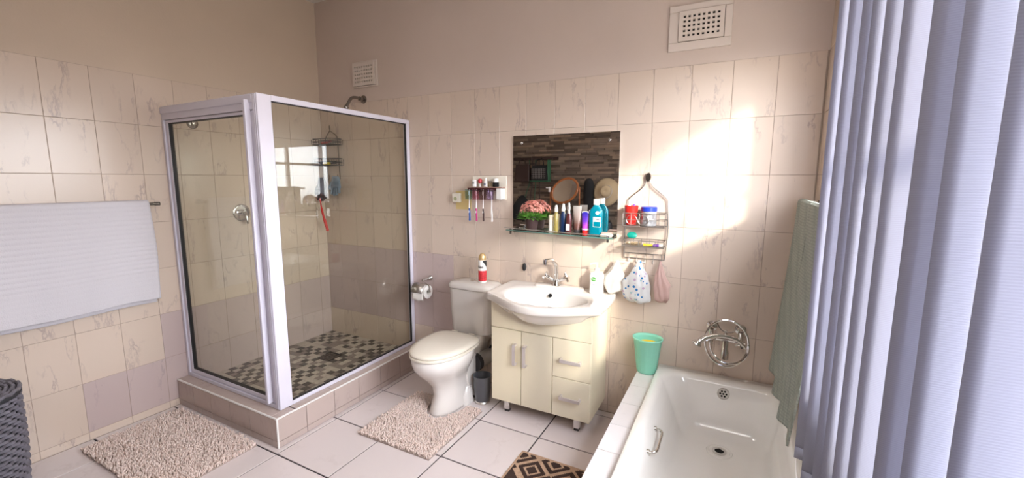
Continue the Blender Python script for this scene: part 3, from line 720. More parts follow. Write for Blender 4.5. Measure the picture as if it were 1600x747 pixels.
# ---------------------------------------------------------------- toothbrush holder
t = thing('toothbrush_holder', 'wall toothbrush holder with four tinted cups and a small shelf', 'toothbrush holder', (1.65, 0, 1.37))
G().box((1.535, -0.055, 1.443), (1.815, 0, 1.450)).obj('shelf', m_shelfbrown, t, bevel=0.002)
G().box((1.55, -0.006, 1.362), (1.825, 0, 1.525)).obj('back_panel', m_seat, t, bevel=0.003)
G().box((1.772, -0.060, 1.365), (1.815, -0.006, 1.441)).obj('end_bracket', m_wplast, t, bevel=0.005)
G().box((1.535, -0.048, 1.425), (1.772, -0.006, 1.441)).obj('cup_rail', m_maroon, t, bevel=0.003)
cups = []
for k, (m, xx) in enumerate(((m_cteal, 1.555), (m_cpink, 1.613), (m_cbrown, 1.670), (m_cpurple, 1.728))):
    g = G(); n = 24; c = (xx, -0.065, 1.362)
    g.lathe([(0.023, 0.004), (0.025, 0.0), (0.0275, 0.072), (0.0255, 0.072), (0.0225, 0.006)], c, n, cap0=True, cap1=False)
    o = g.obj('cup', m, t, smooth=True); o['label'] = ('teal', 'pink', 'smoke brown', 'purple')[k]+' tinted upside-down cup'
def small(name, label, cat, x, parts, y=-0.03, z=1.451):
    return bottle(name, label, cat, x, y, z, parts, 18)
a = small('cream_pot', 'small white pot with black print above the teal cup', 'pot', 1.583, [('body', m_wplast, [(0.017, 0), (0.018, 0.035)], 1), ('lid', m_wplast, [(0.019, 0.036), (0.019, 0.048)], 1)])
G().box((1.575, -0.0495, 1.472), (1.592, -0.0465, 1.478)).obj('print', m_print, a)
small('pink_clip', 'pink-red ball-topped holder above the pink cup', 'holder', 1.628, [('ball', m_cpink2 if 'm_cpink2' in globals() else m_redlab, [(0.004, 0.02), (0.014, 0.028), (0.016, 0.040), (0.012, 0.052), (0.003, 0.056)], 1), ('stem', m_wplast, [(0.007, 0), (0.005, 0.02)], 1)])
a = small('lotion_bottle', 'small white bottle with grey emblem on the toothbrush shelf', 'bottle', 1.675, [('body', m_wplast, [(0.016, 0), (0.018, 0.01), (0.016, 0.03), (0.008, 0.044)], 0.8), ('cap', m_wplast, [(0.007, 0.045), (0.006, 0.06)], 1)])
G().lathe([(0.008, 0), (0.008, 0.002)], (1.675, -0.0445, 1.467), 16, (0,-1,0)).obj('emblem', mat('grey_print', (0.2, 0.2, 0.25), 0.5), a)
small('clear_jar', 'small clear jar with dark lid on the toothbrush shelf', 'jar', 1.708, [('body', m_clear, [(0.013, 0), (0.014, 0.03)], 1), ('lid', m_dark, [(0.0145, 0.031), (0.0145, 0.037)], 1)])
small('black_jar', 'black jar with white cap at the end of the toothbrush shelf', 'jar', 1.755, [('body', m_black, [(0.021, 0), (0.023, 0.004), (0.022, 0.030)], 1), ('cap', m_wplast, [(0.018, 0.031), (0.018, 0.052), (0.015, 0.056)], 1)])
for k, (xx, m, lab) in enumerate(((1.560, mat('brush_blue', (0.02, 0.10, 0.42), 0.3), 'blue and white toothbrush hanging under the teal cup'), (1.618, mat('brush_pink', (0.55, 0.05, 0.22), 0.3), 'pink and white toothbrush hanging under the pink cup'), (1.674, mat('brush_brown', (0.06, 0.035, 0.035), 0.3), 'dark brown and white toothbrush hanging under the brown cup'), (1.742, m_wplast, 'plain white toothbrush hanging under the purple cup'))):
    t = thing('toothbrush', lab, 'toothbrush', (xx, -0.05, 1.215), 'toothbrushes hanging in the wall holder')
    yb = -0.062
    G().tube(cr([(xx, yb, 1.212), (xx+0.002, yb-0.003, 1.25), (xx-0.002, yb-0.002, 1.30)]), [0.0055, 0.007, 0.007, 0.0065, 0.006, 0.006, 0.0062, 0.0065, 0.0065, 0.006, 0.0055, 0.005, 0.005], 8).obj('grip', m, t, smooth=True)
    G().tube([(xx-0.002, yb-0.002, 1.298), (xx-0.002, yb, 1.33), (xx, yb, 1.40)], [0.005, 0.0038, 0.0032], 8).obj('neck', m_wplast, t, smooth=True)
    G().box((xx-0.004, yb-0.012, 1.392), (xx+0.004, yb-0.002, 1.418)).obj('bristles', m_wplast, t)
    G().lathe([(0.0035, 0), (0.0035, 0.002)], (xx, yb-0.0085, 1.275), 10, (0,-1,0), sy=2.4).obj('grip_inlay', m_printw if k < 3 else m_wplast, t)
t = thing('switch_box', 'small white box with pale round emblem on yellow backing plate', 'box', (1.425, 0, 1.36))
G().box((1.405, -0.004, 1.285), (1.535, -0.0, 1.418)).obj('backing_plate', m_ypaper, t)
G().box((1.385, -0.028, 1.335), (1.455, -0.004, 1.402)).obj('box', m_seat, t, bevel=0.006)
G().lathe([(0.014, 0), (0.014, 0.002), (0.009, 0.002), (0.009, 0.001)], (1.415, -0.028, 1.362), 20, (0,-1,0)).obj('emblem', mat('olive_print', (0.42, 0.42, 0.25), 0.5), t)
t = thing('wall_plug', 'small black oval hook on the tiles above the basin', 'hook', (1.965, 0, 0.905))
G().lathe([(0.013, 0), (0.013, 0.012), (0.009, 0.016)], (1.965, 0, 0.905), 16, (0,-1,0), sy=2.1).obj('body', m_dark, t, smooth=True)
G().lathe([(0.005, 0.016), (0.005, 0.026)], (1.965, 0, 0.900), 10, (0,-1,0)).obj('peg', m_dchrome, t, smooth=True)

# ---------------------------------------------------------------- wire caddy over the bath end
def wire(g, pts, r=0.0024, n=6, closed=False, smooth=0):
    g.tube(cr(pts, smooth, closed) if smooth else pts, r, n, closed)
t = thing('wire_caddy', 'steel wire caddy with two baskets on the wall beside the mirror', 'caddy', (2.765, 0, 1.53))
g = G()
L = [(2.756, -0.016, 1.50), (2.735, -0.016, 1.455), (2.665, -0.014, 1.395), (2.655, -0.014, 1.36), (2.642, -0.014, 1.20), (2.642, -0.014, 1.035)]
R_ = [(2.774, -0.016, 1.50), (2.80, -0.016, 1.455), (2.872, -0.014, 1.395), (2.882, -0.014, 1.36), (2.887, -0.014, 1.20), (2.875, -0.014, 1.035)]
wire(g, L, 0.0034, 8, smooth=5); wire(g, R_, 0.0034, 8, smooth=5)
for zz in (1.035, 1.065): wire(g, [(2.642, -0.014, zz), (2.876, -0.014, zz)])
o = g.obj('frame', m_wire, t, smooth=True)
g = G(); g.lathe([(0.014, 0), (0.016, 0.01), (0.014, 0.02)], (2.765, 0, 1.515), 16, (0,-1,0), sy=1.7); g.obj('hanger', m_dchrome, t, smooth=True)
def basket(zf, h, fronts):
    g = G(); xa, xb, ya, yb = 2.650, 2.882, -0.014, -0.115
    for zz in (zf, zf+h): wire(g, [(xa, ya, zz), (xa, yb, zz), (xb, yb, zz), (xb, ya, zz)], 0.0026, closed=True)
    if h > 0.05: wire(g, [(xa, ya, zf+h*0.5), (xa, yb, zf+h*0.5), (xb, yb, zf+h*0.5), (xb, ya, zf+h*0.5)], 0.002, closed=True)
    for k in range(1, 8): yy = ya+(yb-ya)*k/8; wire(g, [(xa, yy, zf), (xb, yy, zf)], 0.0018)
    for k in range(0, 6): xx = xa+(xb-xa)*k/5; wire(g, [(xx, ya, zf+h), (xx, ya, zf), (xx, yb, zf), (xx, yb, zf+h)], 0.0018)
    if fronts:
        for c in (2.70, 2.765): wire(g, [(c+0.03*math.cos(a), yb-0.001, zf+h*0.5+0.028*math.sin(a)) for a in [2*PI*q/16 for q in range(16)]], 0.0018, closed=True)
    g.obj('basket', m_wire, t, smooth=True)
basket(1.235, 0.075, True); basket(1.118, 0.035, False)
for k in range(5):
    xx = 2.672+0.047*k; g = G(); wire(g, [(xx, -0.014, 1.068), (xx, -0.018, 1.02), (xx, -0.03, 1.008), (xx, -0.042, 1.016), (xx, -0.043, 1.03)], 0.0019, smooth=3)
    g.obj('hook', m_wire, t, smooth=True)
x, y, z = 2.686, -0.065, 1.2395
t = thing('red_cup', 'red plastic cup in the upper basket of the wire caddy', 'cup', (x, y, z))
G().lathe([(0.026, 0), (0.028, 0.002), (0.040, 0.112), (0.037, 0.112), (0.026, 0.006)], (x, y, z), 28, cap1=True).obj('body', m_red, t, smooth=True)
for dx, m, lb in ((-0.013, m_wplast, 'white toothpaste tube standing in the red cup, left one'), (0.014, m_wplast, 'white toothpaste tube with blue mark in the red cup, right one')):
    t2 = thing('toothpaste_tube', lb, 'tube', (x+dx, y, z+0.01), 'white tubes standing in the red cup')
    G().lathe([(0.008, 0), (0.010, 0.07), (0.010, 0.098)], (x+dx, y, z+0.01), 14).obj('body', m, t2, smooth=True)
    G().lathe([(0.008, 0.0985), (0.0075, 0.110)], (x+dx, y, z+0.01), 14).obj('cap', m_wplast if dx < 0 else m_purple, t2, smooth=True)
x, y, z = 2.786, -0.065, 1.2395
t = thing('silver_tub', 'silver patterned tub with dark blue lid in the upper caddy basket', 'tub', (x, y, z))
G().lathe([(0.040, 0), (0.042, 0.003), (0.042, 0.082)], (x, y, z), 32).obj('body', m_silver, t, smooth=True)
G().lathe([(0.045, 0.083), (0.045, 0.105), (0.042, 0.108)], (x, y, z), 32).obj('lid', m_blue, t, smooth=True)
t = thing('soap_bar', 'oval dark green soap bar leaning above the lower caddy basket', 'soap', (2.70, -0.05, 1.153))
G().lathe([(0.020, -0.009), (0.029, -0.004), (0.029, 0.004), (0.020, 0.009)], (2.695, -0.06, 1.177), 28, (0, -1, 0.45), sy=0.66).obj('bar', m_soapgreen, t, smooth=True)
G().lathe([(0.030, 0.0), (0.044, 0.004), (0.047, 0.012), (0.044, 0.012), (0.030, 0.003)], (2.705, -0.06, 1.1225), 28, sy=0.75, cap1=True).obj('dish', m_clear, t, smooth=True)
def rodthing(name, label, cat, a, b, r, m, m2):
    t = thing(name, label, cat, a); a, b = Vector(a), Vector(b)
    G().tube([a, a+(b-a)*0.6], r, 10).obj('grip', m, t, smooth=True); G().tube([a+(b-a)*0.6, b], r*0.8, 10).obj('tip', m2, t, smooth=True)
rodthing('yellow_razor', 'yellow-handled razor lying in the lower caddy basket', 'razor', (2.765, -0.075, 1.1275), (2.815, -0.08, 1.1275), 0.008, m_yellow, m_yellow)
rodthing('purple_brush', 'purple-handled brush lying at the right of the lower caddy basket', 'brush', (2.822, -0.085, 1.128), (2.872, -0.08, 1.128), 0.0085, m_purple, m_wplast)

# hanging shower caps and cloth
def lump(name, label, cat, m, c, rx, rz, ry, seed, hang, folds=6, amp=0.10, group=None, tie=True, lean=0.0):
    r = random.Random(seed); t = thing(name, label, cat, hang, group); nu, nv = 36, 72
    ph = [r.uniform(0, 6.28) for _ in range(6)]
    rings = []
    for i in range(nu+1):
        f = i/nu; th = PI*f; rr = (0.10+0.90*min(1, f/0.55)**1.1) if f < 0.55 else 1.0
        if f > 0.86: rr *= max(0.05, math.sqrt(max(0, 1-((f-0.86)/0.145)**2)))
        zz = rz*(1-2*f); sway = 0.012*math.sin(2.2*f+ph[4])+lean*f
        ring = []
        for j in range(nv):
            a = 2*PI*j/nv; w = 1+amp*(math.sin(folds*a+ph[0]+2.5*f)*0.6+math.sin((folds+4)*a+ph[1]-3*f)*0.4)*(1-0.45*f)+0.05*math.sin(7*f*PI+3*a+ph[2])
            lob = 1+0.13*math.sin(2*a+ph[5]+2*f)+0.10*math.sin(5*f*PI*0.6+a+ph[2])
            ring.append(V(c[0]+sway+rx*rr*w*lob*math.cos(a), min(c[1]+ry*rr*w*math.sin(a), -0.004), c[2]+zz+0.016*math.sin(2*a+ph[3])*rr*f+0.006*math.sin(5*a+ph[0])*rr*f))
        rings.append(ring)
    G().loft(rings).obj('body', m, t, smooth='full')
    if tie:
        g = G(); top = (c[0], c[1], c[2]+rz*0.92); wire(g, [hang, (hang[0]+0.008, hang[1]-0.006, (hang[2]+top[2])/2), top], 0.0015, smooth=3); g.obj('loop', m_wplast, t, smooth=True)
    return t
lump('white_bonnet', 'plain white shower cap hanging at the left of the wire caddy', 'shower cap', m_puff, (2.612, -0.046, 0.918), 0.066, 0.100, 0.042, 1, (2.672, -0.036, 1.012), lean=-0.012)
lump('spotted_bonnet', 'translucent shower cap with blue spots under the wire caddy', 'shower cap', m_dots, (2.757, -0.060, 0.905), 0.071, 0.128, 0.042, 5, (2.766, -0.036, 1.012), lean=-0.03)
lump('face_cloth', 'dusty pink knitted cloth hanging at the right of the wire caddy', 'cloth', m_pinkcloth, (2.870, -0.055, 0.915), 0.036, 0.120, 0.022, 3, (2.860, -0.036, 1.012), folds=3, amp=0.34, lean=0.02)

# ---------------------------------------------------------------- shower corner caddy with gloves
t = thing('shower_caddy', 'dark wire caddy with two baskets hanging in the shower corner', 'caddy', (0.12, 0, 1.955))
g = G(); wire(g, [(0.12, -0.012, 1.955), (0.125, -0.016, 1.91), (0.07, -0.016, 1.85), (0.065, -0.016, 1.79), (0.072, -0.016, 1.52)], 0.0036, smooth=4); wire(g, [(0.12, -0.012, 1.955), (0.128, -0.016, 1.91), (0.205, -0.016, 1.86), (0.215, -0.016, 1.79), (0.222, -0.016, 1.50)], 0.0036, smooth=4)
g.obj('frame', m_dchrome, t, smooth=True)
m_blackwire = mat('black_wire', (0.03, 0.028, 0.028), 0.4, 0.5)
for zf, h in ((1.785, 0.045), (1.615, 0.055)):
    g = G()
    for zz in (zf, zf+h*0.5, zf+h): wire(g, rrect(0.165, -0.082, 0.13, 0.062, 0.05, zz, 4), 0.003, closed=True)
    for k in range(9): xx = 0.05+0.0285*k; wire(g, [(xx, -0.020, zf+h*0.9), (xx, -0.022, zf), (xx, -0.142, zf), (xx, -0.144, zf+h*0.9)], 0.0018)
    g.obj('basket', m_blackwire, t, smooth=True)
for k in range(2):
    g = G(); xx = 0.095+0.10*k; wire(g, [(xx, -0.016, 1.54), (xx, -0.02, 1.505), (xx, -0.04, 1.50), (xx, -0.05, 1.52)], 0.0022, smooth=3); g.obj('hook', m_blackwire, t, smooth=True)
rodthing('pink_razor', 'pink-red razor lying in the upper shower basket', 'razor', (0.10, -0.08, 1.800), (0.23, -0.10, 1.81), 0.011, m_redlab, m_redlab)
rodthing('black_hairbrush', 'black hairbrush lying in the lower shower basket', 'brush', (0.07, -0.07, 1.635), (0.26, -0.09, 1.64), 0.017, m_dark, m_dark)
t = thing('yellow_sponge', 'small yellow sponge in the lower shower basket', 'sponge', (0.2, -0.12, 1.62)); G().box((0.16, -0.136, 1.619), (0.225, -0.106, 1.642)).obj('sponge', m_yellow, t, bevel=0.006)
def glove(name, label, x, y, ztop, s, m, seed, L=0.16, W=0.045):
    """hanging glove: cuff up, five fingers down"""
    r = random.Random(seed); t = thing(name, label, 'glove', (x, y, ztop), 'gloves hanging in the shower')
    rings = []
    for k in range(9):
        f = k/8; w = W*s*(0.55+0.45*math.sin(min(1, f*1.3)*PI/2)); d = 0.016*s*(1-0.2*f)
        rings.append([V(x+w*math.cos(a)+0.004*math.sin(3*a+f*6), y+d*math.sin(a), ztop-L*0.62*f*s) for a in [2*PI*q/18 for q in range(18)]])
    G().loft(rings).obj('palm', m, t, smooth='full')
    zb = ztop-L*0.60*s
    for k in range(5):
        if k == 0: pts = [(x-W*s*0.75, y, zb+0.045*s), (x-W*s*1.15, y-0.006, zb+0.01*s), (x-W*s*1.2, y-0.008, zb-0.02*s)]; rr = 0.011*s
        else:
            fx_ = x+W*s*(-0.62+0.42*(k-1)); l = (0.055, 0.066, 0.062, 0.046)[k-1]*s
            pts = [(fx_*1.0, y, zb+0.012), (fx_+0.004*(k-2.5), y-0.008, zb-l*0.5), (fx_+0.007*(k-2.5), y-0.010, zb-l)]; rr = 0.0105*s
        c = cr(pts, 5); G().tube(c, [rr]*(len(c)-2)+[rr*0.8, rr*0.35], 10).obj('finger', m, t, smooth=True)
glove('rubber_glove', 'dark grey exfoliating glove hanging left in the shower caddy', 0.075, -0.085, 1.515, 1.25, m_dkglove, 1, 0.165)
glove('rubber_glove', 'blue-grey bath glove hanging right in the shower caddy', 0.235, -0.075, 1.525, 1.05, m_ltblue, 2, 0.15, 0.055)
t = thing('back_brush', 'bright red long-handled brush hanging below the dark glove', 'brush', (0.10, -0.125, 1.34))
G().tube(cr([(0.092, -0.125, 1.34), (0.105, -0.125, 1.25), (0.125, -0.12, 1.16), (0.15, -0.115, 1.075)]), [0.006]*6+[0.009]*6+[0.012]*6+[0.009], 10).obj('handle', m_red, t, smooth=True)
G().lathe([(0.010, 0), (0.014, 0.012), (0.010, 0.02)], (0.15, -0.115, 1.062), 14).obj('grip_end', m_red, t, smooth=True)

# ---------------------------------------------------------------- toilet
TX = 1.592
t = thing('toilet', 'white close-coupled toilet with cream lid between shower and vanity', 'toilet', (TX, -0.35, 0))
n = 40
def egg(cx, cy, a, bf, bb, z, p=2.0):
    out = []
    for k in range(n):
        th = 2*PI*k/n; c, s = math.cos(th), math.sin(th); b = bb if s > 0 else bf
        out.append(V(cx+a*math.copysign(abs(c)**(2/p), c), cy+b*math.copysign(abs(s)**(2/p), s), z))
    return out
rings = [egg(TX+0.01, -0.36, 0.100, 0.215, 0.17, 0.0), egg(TX+0.01, -0.36, 0.103, 0.218, 0.17, 0.02), egg(TX+0.01, -0.36, 0.092, 0.20, 0.16, 0.06), egg(TX+0.015, -0.36, 0.084, 0.185, 0.15, 0.13),
         egg(TX+0.01, -0.37, 0.092, 0.19, 0.15, 0.19), egg(TX, -0.39, 0.125, 0.215, 0.16, 0.245), egg(TX, -0.41, 0.158, 0.245, 0.18, 0.295), egg(TX, -0.42, 0.176, 0.262, 0.20, 0.335), egg(TX, -0.42, 0.182, 0.27, 0.21, 0.37), egg(TX, -0.42, 0.180, 0.268, 0.21, 0.395), egg(TX, -0.42, 0.170, 0.26, 0.20, 0.402)]
G().loft(rings).obj('bowl', m_white, t, smooth='full')
g = G(); g.loft([rrect(TX, -0.13, 0.085, 0.115, 0.03, 0.24), rrect(TX, -0.13, 0.10, 0.12, 0.03, 0.33), rrect(TX+0.01, -0.125, 0.125, 0.12, 0.03, 0.395), rrect(TX+0.01, -0.125, 0.125, 0.12, 0.03, 0.425)]); g.obj('rear_deck', m_white, t, smooth=True)
g = G()
g.loft([[V(TX+0.105, -0.25+0.07*math.cos(a), 0.20+0.12*math.sin(a)) for a in [2*PI*q/24 for q in range(24)]], [V(TX+0.02, -0.25+0.10*math.cos(a), 0.18+0.16*math.sin(a)) for a in [2*PI*q/24 for q in range(24)]]][::-1]); g.obj('trap_bulge', m_white, t, smooth=True)
g = G(); g.loft([rrect(TX+0.02, -0.26, 0.112, 0.12, 0.04, 0.0), rrect(TX+0.02, -0.26, 0.110, 0.115, 0.04, 0.05), rrect(TX+0.02, -0.25, 0.09, 0.09, 0.04, 0.11)]); g.obj('foot', m_white, t, smooth=True)
G().lathe([(0.008, 0), (0.008, 0.006), (0.004, 0.008)], (TX+0.13, -0.29, 0.035), 12, (1,0,0)).obj('bolt_cap', m_dchrome, t, smooth=True)
def seat_ring(s, z, dz=0): return [V(TX+0.186*s*math.copysign(abs(math.cos(a))**(0.92 if math.sin(a) < 0 else 0.62), math.cos(a))*(1 if math.sin(a) < 0 else 1-0.10*math.sin(a)**2), -0.425+(0.272*s*math.sin(a) if math.sin(a) < 0 else 0.215*s*math.sin(a)**0.40), z) for a in [2*PI*k/64 for k in range(64)]]
G().loft([seat_ring(0.98, 0.404), seat_ring(1.0, 0.408), seat_ring(1.0, 0.418), seat_ring(0.98, 0.421)]).obj('seat', m_seat, t, smooth=True)
G().loft([seat_ring(0.97, 0.4225), seat_ring(0.99, 0.426), seat_ring(0.99, 0.436), seat_ring(0.96, 0.443), seat_ring(0.80, 0.450), seat_ring(0.4, 0.454), seat_ring(0.05, 0.455)]).obj('seat_lid', m_seat, t, smooth='full')
for dx in (-0.07, 0.07): G().lathe([(0.012, -0.02), (0.012, 0.02)], (TX+dx, -0.215, 0.433), 12, (1,0,0)).obj('hinge', m_seat, t, smooth=True)
cxx = 1.628
cis = G().loft([rrect(cxx, -0.105, 0.150, 0.078, 0.05, 0.428), rrect(cxx, -0.105, 0.163, 0.088, 0.055, 0.440), rrect(cxx, -0.105, 0.170, 0.092, 0.055, 0.55), rrect(cxx, -0.105, 0.177, 0.096, 0.055, 0.742)]).obj('cistern', m_cist, t, smooth=True)
lid = G().loft([rrect(cxx, -0.107, 0.183, 0.100, 0.06, 0.745), rrect(cxx, -0.107, 0.186, 0.103, 0.062, 0.752), rrect(cxx, -0.107, 0.184, 0.101, 0.06, 0.772), rrect(cxx, -0.107, 0.170, 0.088, 0.055, 0.786), rrect(cxx, -0.107, 0.10, 0.05, 0.04, 0.792), rrect(cxx, -0.107, 0.02, 0.01, 0.008, 0.793)]).obj('cistern_lid', m_cist, t, smooth='full')
G().lathe([(0.024, 0), (0.024, 0.004), (0.018, 0.007)], (1.620, -0.115, 0.792), 24, sy=0.75).obj('flush_button', m_chrome, lid, smooth=True)
G().lathe([(0.052, 0), (0.052, 0.17)], (TX+0.095, -0.20, 0.235), 24, (0.15,1,0)).obj('waste_pipe', mat('waste_pipe_grey', (0.45, 0.41, 0.38), 0.4), t, smooth=True)
G().lathe([(0.060, 0), (0.062, 0.01), (0.060, 0.035)], (TX+0.092, -0.215, 0.235), 24, (0.15,1,0)).obj('pipe_collar', m_dark, t, smooth=True)
g = G(); g.tube(cr([(1.772, -0.10, 0.43), (1.775, -0.09, 0.40), (1.755, -0.06, 0.345), (1.71, -0.04, 0.29), (1.70, -0.004, 0.27)]), 0.009, 8); o = g.obj('inlet_hose', m_dark, t, smooth=True)
G().lathe([(0.013, -0.02), (0.013, 0.02)], (1.765, -0.062, 0.365), 10, (0.6,0.3,1)).obj('stop_valve', m_dark, t)
G().lathe([(0.009, 0), (0.011, 0.02), (0.014, 0.03)], (1.765, -0.062, 0.365), 10, (1,-0.5,0)).obj('valve_knob', m_dark, t)
# air freshener
x, y, z = 1.698, -0.12, 0.793
t = thing('air_freshener', 'red, white and black air freshener can with gold cap on cistern', 'spray can', (x, y, z))
G().lathe([(0.026, 0), (0.029, 0.003), (0.029, 0.150), (0.026, 0.158)], (x, y, z), 28).obj('can', [m_wplast], t, smooth=True)
G().lathe([(0.0294, 0.012), (0.0294, 0.085)], (x, y, z), 28, cap0=False, cap1=False).obj('red_band', m_redlab, t, smooth=True)
# black sweep on the right of the shoulder: part-cylinder patch
g = G(); g.grid(lambda u, v: (x+0.0296*math.cos(-0.9+1.3*u), y+0.0296*math.sin(-0.9+1.3*u-0.0), z+0.156-(0.01+0.050*u)*v), 10, 4); g.obj('black_sweep', m_print, t, smooth=True)
text('lettering', 'Glade', 0.026, (x+0.006, y-0.0302, z+0.112), V(1, 0.15, 0), Z, m_print, t, squeeze=0.68)
G().lathe([(0.026, 0.1585), (0.027, 0.165), (0.024, 0.185), (0.015, 0.200), (0.003, 0.204)], (x, y, z), 24).obj('cap', m_gold, t, smooth=True)
# paper holder
t = thing('toilet_paper_holder', 'steel toilet paper holder with curved cover beside the shower', 'paper holder', (1.14, 0, 0.745))
G().lathe([(0.022, 0), (0.021, 0.006), (0.013, 0.016), (0.009, 0.05), (0.009, 0.085)], (1.150, 0, 0.740), 20, (-0.15,-1,-0.1)).obj('wall_mount', m_chrome, t, smooth=True)
g = G(); n2 = 14; rings = []
for xx in (1.078, 1.182): rings.append([V(xx, -0.092+0.058*math.cos(a), 0.655+0.058*math.sin(a)) for a in [math.radians(55+128*q/n2) for q in range(n2+1)]])
g.loft(rings, False, False, closed=False); g.obj('cover', m_steel, t, smooth=True, solid=0.002)
G().tube([(1.165, -0.09, 0.72), (1.205, -0.09, 0.70), (1.215, -0.09, 0.655), (1.06, -0.09, 0.655)], 0.004, 8).obj('spindle', m_chrome, t, smooth=True)
t = thing('toilet_roll', 'white toilet paper roll on the steel holder', 'toilet roll', (1.13, -0.09, 0.655))
G().lathe([(0.020, -0.052), (0.051, -0.052), (0.051, 0.056), (0.020, 0.056), (0.020, -0.052)], (1.142, -0.092, 0.653), 28, (1,0,0), cap0=False, cap1=False).obj('paper', m_paper, t, smooth=True)
G().grid(lambda u, v: (1.083+0.104*u, -0.141-0.003*math.sin(v*3), 0.653-0.062*v+0.004*math.sin(u*9)), 8, 4).obj('loose_end', m_paper, t, smooth='full', solid=0.001)
n = 40
# bin
x, y = 1.778, -0.265
t = thing('waste_bin', 'small dark grey tapered bin between toilet and vanity', 'bin', (x, y, 0))
G().lathe([(0.046, 0.014), (0.048, 0.02), (0.056, 0.09), (0.060, 0.185), (0.062, 0.19), (0.058, 0.19), (0.052, 0.09), (0.044, 0.022)], (x, y, 0), 32).obj('body', m_bin, t, smooth=True)
G().lathe([(0.050, 0), (0.052, 0.006), (0.046, 0.014)], (x, y, 0), 32).obj('foot_ring', m_steel, t, smooth=True)

# ---------------------------------------------------------------- vanity
VX0, VX1, VF, VB, VT = 1.898, 2.552, -0.325, 0.092, 0.745
t = thing('vanity_cabinet', 'cream vanity cabinet with two doors and two drawers under basin', 'cabinet', (2.225, -0.16, 0))
g = G(); g.box((VX0, VF, VB), (VX0+0.016, -0.002, VT)); g.box((VX1-0.016, VF, VB), (VX1, -0.002, VT)); g.box((VX0+0.016, VF, VB), (VX1-0.016, -0.002, VB+0.016)); g.box((VX0+0.016, -0.014, VB+0.016), (VX1-0.016, -0.002, VT))
g.box((VX0+0.016, VF, 0.576), (VX1-0.016, VF+0.012, VT)); g.box((2.306, VF, VB+0.016), (2.322, -0.014, 0.576))
g.obj('carcass', m_cab, t, bevel=0.0015)
G().box((VX0, VF-0.018, 0.580), (VX1, VF-0.001, VT-0.002)).obj('apron_panel', m_cab, t, bevel=0.002)
def pull(parent, a, b, out=0.028, w=0.0105):
    a, b = Vector(a), Vector(b); d = (b-a).normalized(); s = d.cross(Y).normalized(); g = G()
    mid = (a+b)/2; L = (b-a).length/2
    g.obox(mid+V(0, -out, 0), d*L*0.92, Y*0.0035, s*w)
    for e in (-1, 1): g.obox(mid+d*e*L*0.93+V(0, -out/2, 0), d*0.006, Y*(out/2+0.002), s*w)
    return g.obj('handle', m_handle, parent, bevel=0.002)
for (xa, xb, hx) in ((VX0, 2.106, 2.070), (2.109, 2.314, 2.140)):
    d = G().box((xa+0.001, VF-0.018, VB), (xb, VF-0.001, 0.576)).obj('door', m_cab, t, bevel=0.002)
    pull(d, (hx, VF-0.018, 0.360), (hx, VF-0.018, 0.492))
for (za, zb, hz) in ((VB, 0.335, 0.222), (0.339, 0.576, 0.452)):
    d = G().box((2.318, VF-0.018, za), (VX1, VF-0.001, zb)).obj('drawer', m_cab, t, bevel=0.002)
    pull(d, (2.372, VF-0.018, hz), (2.497, VF-0.018, hz))
for xx in (1.985, 2.46):
    for yy in (-0.285, -0.04):
        l = G().box((xx-0.018, yy-0.018, 0.016), (xx+0.018, yy+0.018, VB)).obj('leg', m_chrome, t, bevel=0.002)
        G().box((xx-0.015, yy-0.015, 0.0), (xx+0.015, yy+0.015, 0.016)).obj('foot', m_dark, l)

# ---------------------------------------------------------------- basin
bx, by, bz = 2.24, -0.255, 0.800
t = thing('washbasin', 'white ceramic washbasin with a bowed front on the vanity', 'basin', (bx, by, 0.745))
def front(x):
    u = (x-2.24)/0.365            # -1..1
    return -0.375-0.165*max(0, math.cos(u*PI/2*1.04))**1.35
OUT = []
xl, xr = 1.876, 2.604
for k in range(60): xx = xr+(xl-xr)*k/59; OUT.append(V(xx, -0.003, 0))
for k in range(1, 20): OUT.append(V(xl-0.006*math.sin(k/20*PI), -0.003+(-0.375+0.003)*k/20, 0))
for k in range(0, 100): xx = xl+(xr-xl)*k/99; OUT.append(V(xx, front(xx), 0))
for k in range(1, 20): OUT.append(V(xr+0.006*math.sin(k/20*PI), -0.375+(0.375-0.003)*k/20, 0))
def outl(th):
    d = V(math.cos(th), math.sin(th), 0); c = V(bx, by, 0); m = len(OUT)
    for i in range(m):
        a = OUT[i]-c; b = OUT[(i+1) % m]-c; e = b-a; den = d.x*e.y-d.y*e.x
        if abs(den) < 1e-12: continue
        tt = (a.x*e.y-a.y*e.x)/den; s = (a.x*d.y-a.y*d.x)/den
        if tt > 0 and -1e-6 <= s <= 1+1e-6: return tt
    return 0.2
NB = 128; TH = [2*PI*k/NB for k in range(NB)]; OR_ = [outl(a) for a in TH]
BC = V(2.24, -0.275, 0)
def bowl(th, s):   # bowl ellipse about BC, expressed from (bx,by)
    return V(BC.x+0.262*s*math.cos(th), BC.y+(0.165 if math.sin(th) > 0 else 0.195)*s*math.sin(th), 0)
def oo(th, r, s): return V(bx+math.cos(th)*r*s, by+math.sin(th)*r*s, 0)
rings = []
for s, dz in ((0.02, -0.128), (0.25, -0.126), (0.5, -0.116), (0.7, -0.098), (0.85, -0.070), (0.94, -0.040), (0.99, -0.014), (1.03, -0.002)):
    rings.append([bowl(a, s)+Z*(bz+dz) for a in TH])
rb = rings[-1]
